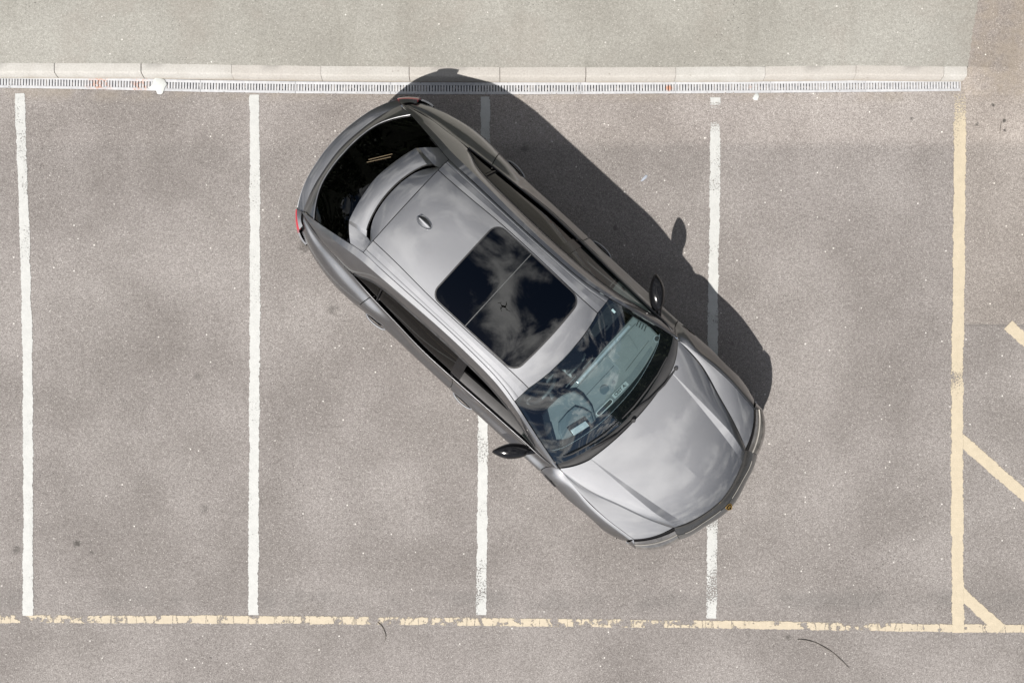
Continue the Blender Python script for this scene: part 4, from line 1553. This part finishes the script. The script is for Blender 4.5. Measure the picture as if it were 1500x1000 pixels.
# dashboard
def slab(name, poly, z0, z1, mat, parent=car, bev=.006, taper=None):
    """bevelled plate over a polygon; z1 may be a function of (x, y)"""
    bm = bmesh.new()
    zt = z1 if callable(z1) else (lambda x, y: z1)
    area = sum(poly[i][0] * poly[(i + 1) % len(poly)][1] - poly[(i + 1) % len(poly)][0] * poly[i][1] for i in range(len(poly)))
    if area < 0: poly = poly[::-1]
    lo_ = [bm.verts.new((x, y, z0)) for x, y in poly]
    hi_ = [bm.verts.new((x, y, zt(x, y))) for x, y in poly]
    bm.faces.new(lo_[::-1]); tf = bm.faces.new(hi_)
    n = len(poly)
    for i in range(n): bm.faces.new((lo_[i], lo_[(i + 1) % n], hi_[(i + 1) % n], hi_[i]))
    if bev:
        bmesh.ops.bevel(bm, geom=list(tf.edges), offset=bev, segments=2, affect='EDGES', profile=.5)
    me = bpy.data.meshes.new(name); bm.to_mesh(me); bm.free()
    me.materials.append(mat)
    o = bpy.data.objects.new(name, me); o.parent = parent
    col.objects.link(o)
    return o
dz = lambda x, y: .955 + (x - .65) * .13
dash = slab('dashboard', [(.645, -.185), (.640, .10), (.63, .30), (.625, .70), (.80, .735), (.95, .725), (1.06, .62), (1.14, .40), (1.17, .15), (1.175, -.15), (1.14, -.42), (1.06, -.64),
                          (.95, -.735), (.86, -.735), (.80, -.69), (.72, -.56), (.64, -.54)], .80, dz, M['dash'], bev=.02)
# front band of the dash: darker recessed strip under the screen
slab('dash_strip', [(.955, -.20), (.965, .05), (.968, .30), (.935, .60), (.965, .585), (1.005, .42), (1.035, .20), (1.04, 0), (1.025, -.20), (1.005, -.30)], .93, lambda x, y: dz(x, y) + .004, M['dash_mid'], dash, .003)
# passenger side tray: rounded outline slightly raised
slab('dash_lid', [(.70, .26), (.70, .52), (.715, .54), (.86, .50), (.875, .48), (.885, .26), (.875, .245), (.715, .245)], .93, lambda x, y: dz(x, y) + .0035, M['dash'], dash, .004)
bz = lambda x, y: 1.005 + .05 * max(0, 1 - abs(y + .38) / .34) * (1 - abs(x - .82) / .5)
slab('binnacle', [(.625, -.56), (.612, -.45), (.62, -.33), (.645, -.245), (.685, -.185), (.77, -.165), (.904, -.18), (1.04, -.255), (1.00, -.43), (.93, -.60), (.865, -.70), (.77, -.665)], .86, bz, M['dash_mid'], dash, .018)
slab('binnacle_hood', [(.775, -.50), (.772, -.38), (.782, -.289), (.85, -.25), (.938, -.226), (1.035, -.285), (1.00, -.43), (.914, -.60), (.83, -.56)], .95, lambda x, y: bz(x, y) + .010, M['dash_dark'], dash, .010)
hud = slab('display_well', [(.862, -.485), (.915, -.297), (1.02, -.315), (.968, -.500)], .99, lambda x, y: bz(x, y) + .0145, M['gloss_black'], dash, .002)
slab('display_glass', [(.905, -.478), (.947, -.322), (1.008, -.330), (.963, -.492)], 1.0, lambda x, y: bz(x, y) + .019, M['silver'], dash, .002)
def disc(name, x, y, r, mat, h=.004, ring_=False):
    m_ = MB()
    z = dz(x, y)
    if ring_: m_.lathe([(r * .78, z + .001), (r * .82, z + h), (r, z + h), (r, z)], 'Z', 24, (x, y, 0))
    else: m_.lathe([(0, z + h), (r * .9, z + h), (r, z)], 'Z', 24, (x, y, 0))
    return m_.build(name, mat, dash, smooth=40)
disc('speaker', .892, .011, .047, M['dash_dark'])
disc('sensor', .905, .118, .018, M['dash_dark'])
disc('speaker_ring', .928, .690, .034, M['silver'], ring_=True)
disc('tweeter', .928, .690, .022, M['black'], .006)
disc('speaker_ring', .925, -.632, .026, M['pale'], ring_=True)
for k in range(4):
    m_ = MB(); x_ = .70 + .028 * k
    z = dz(x_, .675)
    m_.box((x_, .672 + .004 * k, z + .002), (.010, .050, .006), rz=.35)
    m_.build('defrost_slot', M['black'], dash)
for (x_, ya_, yb_, dx_) in ((.80, -.14, .235, .004), (.688, -.17, .66, .0), (.915, .27, .62, -.03)):
    m_ = MB()
    pts_ = [(x_ + dx_ * k / 8, ya_ + (yb_ - ya_) * k / 8) for k in range(9)]
    m_.tube([(a, b, dz(a, b) + .0006) for a, b in pts_], .0022, 5)
    m_.build('dash_seam', M['black'], dash)
m_ = MB(); m_.box((.662, .25, dz(.66, .2) + .002), (.022, .72, .006), bev=.002)
m_.build('dash_rear_trim', M['silver'], dash)
# identification plates under the lower edge of the screen
def rrect(cx, cy, L, Wd, r, ang, n=5):
    pts = []
    for (sx, sy, a0) in ((1, 1, 0), (-1, 1, 90), (-1, -1, 180), (1, -1, 270)):
        for k in range(n + 1):
            a = R(a0 + 90 * k / n)
            px_, py_ = sx * (L / 2 - r) + r * math.cos(a), sy * (Wd / 2 - r) + r * math.sin(a)
            pts.append((cx + px_ * math.cos(ang) - py_ * math.sin(ang), cy + px_ * math.sin(ang) + py_ * math.cos(ang)))
    return pts
pl_ang = R(90)
slab('plate_outline', rrect(.999, -.11, .20, .044, .021, R(88)), .97, lambda x, y: dz(x, y) + .0055, M['pale'], dash, 0)
slab('number_plate_strip', rrect(.999, -.11, .19, .036, .017, R(88)), .97, lambda x, y: dz(x, y) + .0062, M['black'], dash, 0)
def text_obj(body, name, loc, size, rz, mat, parent):
    cu = bpy.data.curves.new(name, 'FONT')
    cu.body = body; cu.size = size; cu.align_x = 'CENTER'; cu.align_y = 'CENTER'; cu.extrude = .0006; cu.offset = .0008
    o = bpy.data.objects.new(name, cu)
    col.objects.link(o)
    dg = bpy.context.evaluated_depsgraph_get()
    me = bpy.data.meshes.new_from_object(o.evaluated_get(dg))
    bpy.data.objects.remove(o)
    me.materials.clear(); me.materials.append(mat)
    o = bpy.data.objects.new(name, me); o.parent = parent
    o.location = loc; o.rotation_euler = (0, 0, rz)
    col.objects.link(o)
    return o
slab('label_plate', rrect(.997, .108, .185, .044, .004, R(88)), .97, lambda x, y: dz(x, y) + .0055, M['label'], dash, 0)
text_obj('CEST A:', 'label_lettering', (.997, .108, dz(.997, .1) + .0075), .042, R(88), M['black'], dash)
# centre screen and switches
slab('centre_screen', [(.60, -.13), (.60, .13), (.655, .12), (.655, -.12)], .80, .935, M['gloss_black'], car, .004)
for y_ in (-.145, .09):
    MB().box((.612, y_, .945), (.012, .14, .012), bev=.003).build('vent_blade', M['seam'], car)
mb = MB(); mb.box((.15, 0, .60), (1.0, .24, .34), bev=.03); mb.box((-.12, 0, .80), (.38, .25, .08), bev=.03)
mb.build('centre_console', M['leather'], car)
# steering wheel (right-hand drive)
mb = MB()
ringp = []
tilt = Matrix.Rotation(R(-66), 4, 'Y')
for k in range(37):
    a = 2 * math.pi * k / 36
    p = tilt @ Vector((.185 * math.cos(a), .185 * math.sin(a), 0))
    ringp.append(Vector((.44, -.38, .90)) + p)
mb.tube(ringp, .017, 8, caps=False)
for a in (0, math.pi, -math.pi / 2):
    p = tilt @ Vector((.175 * math.sin(a + math.pi / 2) * 0 + .175 * math.cos(a + math.pi / 2), .175 * math.sin(a + math.pi / 2), 0))
    mb.tube([Vector((.46, -.38, .90)), Vector((.44, -.38, .90)) + p], .018, 6)
mb.tube([(.44, -.38, .90), (.66, -.38, .84)], .05, 12)
mb.build('steering_wheel', M['leather'], car, smooth=50)


def seat(x, y, wd, name='front_seat'):
    o = empty(name, (x, y, 0)); o.parent = car
    m1 = MB(); m1.box((.12, 0, .58), (.52, wd, .16), bev=.05, ry=-.08)
    for s in (1, -1): m1.box((.12, s * wd * .46, .64), (.46, .09, .12), bev=.04, ry=-.08)
    m1.build('cushion', M['leather'], o, smooth=50)
    m2 = MB(); m2.box((-.22, 0, .93), (.14, wd * .9, .66), bev=.05, ry=-.28)
    for s in (1, -1): m2.box((-.17, s * wd * .44, .92), (.17, .10, .56), bev=.045, ry=-.28)
    m2.build('backrest', M['leather'], o, smooth=50)
    m3 = MB(); m3.box((-.34, 0, 1.30), (.10, .27, .19), bev=.04, ry=-.2)
    m3.build('headrest', M['leather'], o, smooth=50)
    return o
seat(-.02, -.38, .52); seat(-.02, .38, .52)
seat(-.95, -.36, .58, 'rear_seat'); seat(-.95, .36, .58, 'rear_seat')
# interior mirror and its sensor pod
mb = MB(); mb.box((.50, 0, 1.39), (.035, .24, .07), bev=.014, ry=-.3); mb.box((.47, 0, 1.455), (.13, .10, .05), bev=.015, ry=.42)
mb.build('interior_mirror', M['black'], car, smooth=50)
q = ws_at(.43, .555)
mb = MB(); mb.box((.43, .56, q[2] - .012), (.045, .020, .003), ry=.45)
mb.build('toll_sticker', M['pale'], car)
q = rg.reshape(-1, 3)
for (xa, ya, xb, yb) in ((-2.104, 0.086, -1.967, 0.265), (-2.094, 0.058, -1.958, 0.237)):  # two thin yellowish lines just above the rear screen
    mb = MB()
    za = q[int(((q[:, 0] - xa) ** 2 + (q[:, 1] - ya) ** 2).argmin())][2] + .012; zb = q[int(((q[:, 0] - xb) ** 2 + (q[:, 1] - yb) ** 2).argmin())][2] + .012
    mb.tube([(xa, ya, za), (xb, yb, zb)], .0028, 5)
    mb.build('sticker_strip', M['amber'], car)

SHELL.build('inner_body', M['shell'], car, smooth=60)

# ------------------------------------------------------------------ unseen dark foliage walls, added to darken reflections in the paint and glass
hrng = np.random.default_rng(5)
def added_hedge(x0, y0, x1, y1, h, d, n, label):
    root = empty('hedge', ((x0 + x1) / 2, (y0 + y1) / 2, 0))
    L = math.hypot(x1 - x0, y1 - y0); ux, uy = (x1 - x0) / L, (y1 - y0) / L
    m_ = MB()
    t_ = hrng.uniform(0, L, n); a_ = hrng.uniform(-1, 1, n); z_ = h * hrng.uniform(0.03, 1, n) ** .8
    bulge = .8 + .25 * np.sin(t_ * 1.7) + .15 * np.sin(t_ * 4.1 + z_)
    o_ = np.sign(a_) * np.abs(a_) ** .35 * d / 2 * bulge * np.where(z_ > h * .85, .7, 1)
    z_ = z_ * (.94 + .06 * np.sin(t_ * .9) + .04 * np.sin(t_ * 3.3))
    s_ = hrng.uniform(.08, .19, n)
    r1 = hrng.normal(size=(n, 3)); r1 /= np.linalg.norm(r1, axis=1)[:, None]
    r2 = np.cross(r1, hrng.normal(size=(n, 3))); r2 /= np.linalg.norm(r2, axis=1)[:, None]
    P = np.stack([ux * (t_ - L / 2) - uy * o_, uy * (t_ - L / 2) + ux * o_, z_], 1)
    V = np.stack([P - r1 * s_[:, None], P + r2 * s_[:, None] * .5, P + r1 * s_[:, None], P - r2 * s_[:, None] * .5], 1).reshape(-1, 3)
    me = bpy.data.meshes.new('foliage')
    me.from_pydata(V.tolist(), [], np.arange(4 * n).reshape(-1, 4).tolist())
    me.materials.append(M['leaf'])
    f = bpy.data.objects.new('foliage', me); f.parent = root; f['kind'] = 'stuff'; col.objects.link(f)
    core = MB(); core.box((0, 0, h * .46), (L, d * .5, h * .92), rz=math.atan2(uy, ux), bev=.2)  # solid dark box inside the added foliage
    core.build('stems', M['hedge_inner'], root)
    tag(root, label, 'hedge')
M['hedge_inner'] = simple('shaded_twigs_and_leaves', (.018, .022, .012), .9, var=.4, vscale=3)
M['leaf'] = simple('dark_leaves', (.040, .055, .025), .55, var=.4, vscale=1.5)
added_hedge(-22, 9.0, 14, 9.0, 7.5, 1.8, 42000, 'tall dark evergreen hedge beyond the upper footway')
added_hedge(14.5, 9.0, 14.5, -14, 7.5, 1.8, 28000, 'tall dark evergreen hedge along the right-hand side of the car park')

# ------------------------------------------------------------------ litter and marks on the ground
def blob(px, py, pts, h, z, n=1):
    c = G(px, py, z)
    m_ = MB()
    P = [((x) / FPX * CAMH, -(y) / FPX * CAMH) for x, y in pts]
    P = P[::-1]
    nn = len(P)
    vv = [(a, b, 0) for a, b in P] + [(a * .82, b * .82, h * .8) for a, b in P] + [(0, 0, h)]
    ff = []
    for i in range(nn):
        k = (i + 1) % nn
        ff += [(i, k, nn + k, nn + i), (nn + i, nn + k, 2 * nn)]
    m_.add(vv, ff)
    return m_, c
def twig_line(px, r):
    c = cr_line([G(a, b, .005 + .004 * (i % 2)) for i, (a, b) in enumerate(px)], 4)
    n = len(c)
    return [tuple(p) for p in c], [max(.0012, r * (.55 + .45 * math.sin(math.pi * (.15 + .8 * k / n)) + random.uniform(-.1, .1))) for k in range(n)]


m_, c = blob(232, 126, [(-14, 3), (-9, -1), (-7, -8), (-2, -14), (3, -11), (9, -9), (13, -2), (10, 3), (7, 11), (4, 13), (-1, 12), (-3, 7), (-10, 6)], .012, 0)
o = m_.build('white_scrap', M['white_splat'], smooth=50); o.location = (c.x, c.y, .0105)
tag(o, 'white ragged splash lying across the drain bars near the left end', 'debris')
m_, c = blob(1107, 142, [(-5, 2), (-3, -2), (0, -6), (4, -5), (5, 0), (3, 5), (-2, 5)], .012, 0)
o = m_.build('white_pebble', M['white_splat'], smooth=50); o.location = (c.x, c.y, .001)
tag(o, 'small white lump on the asphalt just below the drain', 'debris')
m_, c = blob(943, 261, [(-5, 5), (-2, 0), (3, -5), (6, -4), (4, 0), (-1, 4)], .008, 0)
o = m_.build('foil_scrap', M['foil'], smooth=30); o.location = (c.x, c.y, .001)
tag(o, 'tiny shiny foil scrap on the asphalt beyond the car shadow', 'litter')
m_ = MB()
m_.tube(*twig_line([(1168, 936), (1180, 937), (1195, 941), (1208, 948), (1221, 956), (1233, 967), (1244, 978)], .0042), 6)
o = m_.build('twig', M['twig'], smooth=60)
tag(o, 'long dark curved twig below the yellow line at lower right', 'twig', 'twigs lying on the asphalt')
m_ = MB()
m_.tube(*twig_line([(553, 911), (558, 915), (562, 921), (564.5, 928), (565, 934), (563, 939)], .0042), 6)
o = m_.build('twig', M['twig'], smooth=60)
tag(o, 'short hooked twig just beneath the yellow line left of centre', 'twig', 'twigs lying on the asphalt')
m_ = MB()
m_.tube([G(1467, 178, .005), G(1465.5, 188, .006), G(1465, 196, .005)], [.003, .0035, .002], 6)
o = m_.build('twig', M['twig'], smooth=60)
tag(o, 'thin straight twig beside two dark spots near the right edge', 'twig', 'twigs lying on the asphalt')

# loose grit scattered over the tarmac
gm = MB()
dm = MB()
rg_ = random.Random(3)
for i in range(900):
    px, py = rg_.uniform(-40, 1540), rg_.uniform(140, 1030)
    p = G(px, py, .0)
    r = rg_.choice((.003, .004, .005, .006))
    a = rg_.uniform(0, 6.3)
    vv = [(p.x + r * math.cos(a + k * 2.09), p.y + r * math.sin(a + k * 2.09) * rg_.uniform(.6, 1), .0005) for k in range(3)] + [(p.x, p.y, r * 1.1)]
    gm.add(vv, [(0, 1, 3), (1, 2, 3), (2, 0, 3)])
for i in range(420):
    px = rg_.uniform(-20, 1400)
    near = rg_.random()
    py = topy(px, DT) + (rg_.gauss(18.5, 1.6) if near < .55 else rg_.gauss(-1.2, 1.0))
    p = G(px, py, .0)
    r = rg_.choice((.003, .004, .005, .007))
    a = rg_.uniform(0, 6.3)
    vv = [(p.x + r * math.cos(a + k * 2.09) * rg_.uniform(.7, 1.5), p.y + r * math.sin(a + k * 2.09) * rg_.uniform(.5, 1), .003) for k in range(3)] + [(p.x, p.y, .003 + r * .8)]
    dm.add(vv, [(0, 1, 3), (1, 2, 3), (2, 0, 3)])
o = dm.build('leaf_litter', simple('brown_litter', (.16, .12, .085), .95, var=.4, vscale=30))
tag(o, 'brown crumbs of dirt and leaf along the drain edges', 'litter', kind='stuff')
o = gm.build('loose_grit', simple('pale_grit', (.42, .40, .37), .9, var=.35, vscale=30))
tag(o, 'scattered pale grit on the asphalt', 'grit', kind='stuff')

# ------------------------------------------------------------------ the drone that carries the camera, seen only as a small reflection in the sunroof
dr = empty('camera_drone', (0.02, 0.05, CAMH + .05))
tag(dr, 'small dark quadcopter hovering overhead, mirrored in the sunroof', 'drone')
mb = MB(); mb.box((0, 0, .05), (.20, .085, .07), bev=.02); mb.box((.02, 0, .095), (.13, .06, .03), bev=.012)
mb.build('body', M['black'], dr, smooth=40)
for sx in (1, -1):
    for sy in (1, -1):
        mb = MB(); mb.tube([(.07 * sx, .03 * sy, .06), (.15 * sx, .14 * sy, .075)], [.014, .010], 8); mb.lathe([(0, .115), (.016, .115), (.018, .06), (0, .05)], 'Z', 14, (.15 * sx, .14 * sy, 0))
        arm = mb.build('arm', M['black'], dr, smooth=40)
        mb = MB(); mb.box((.15 * sx, .14 * sy, .12), (.21, .018, .003), rz=.6 * sx + .9 * sy, bev=.001)
        mb.build('rotor', M['black'], arm)
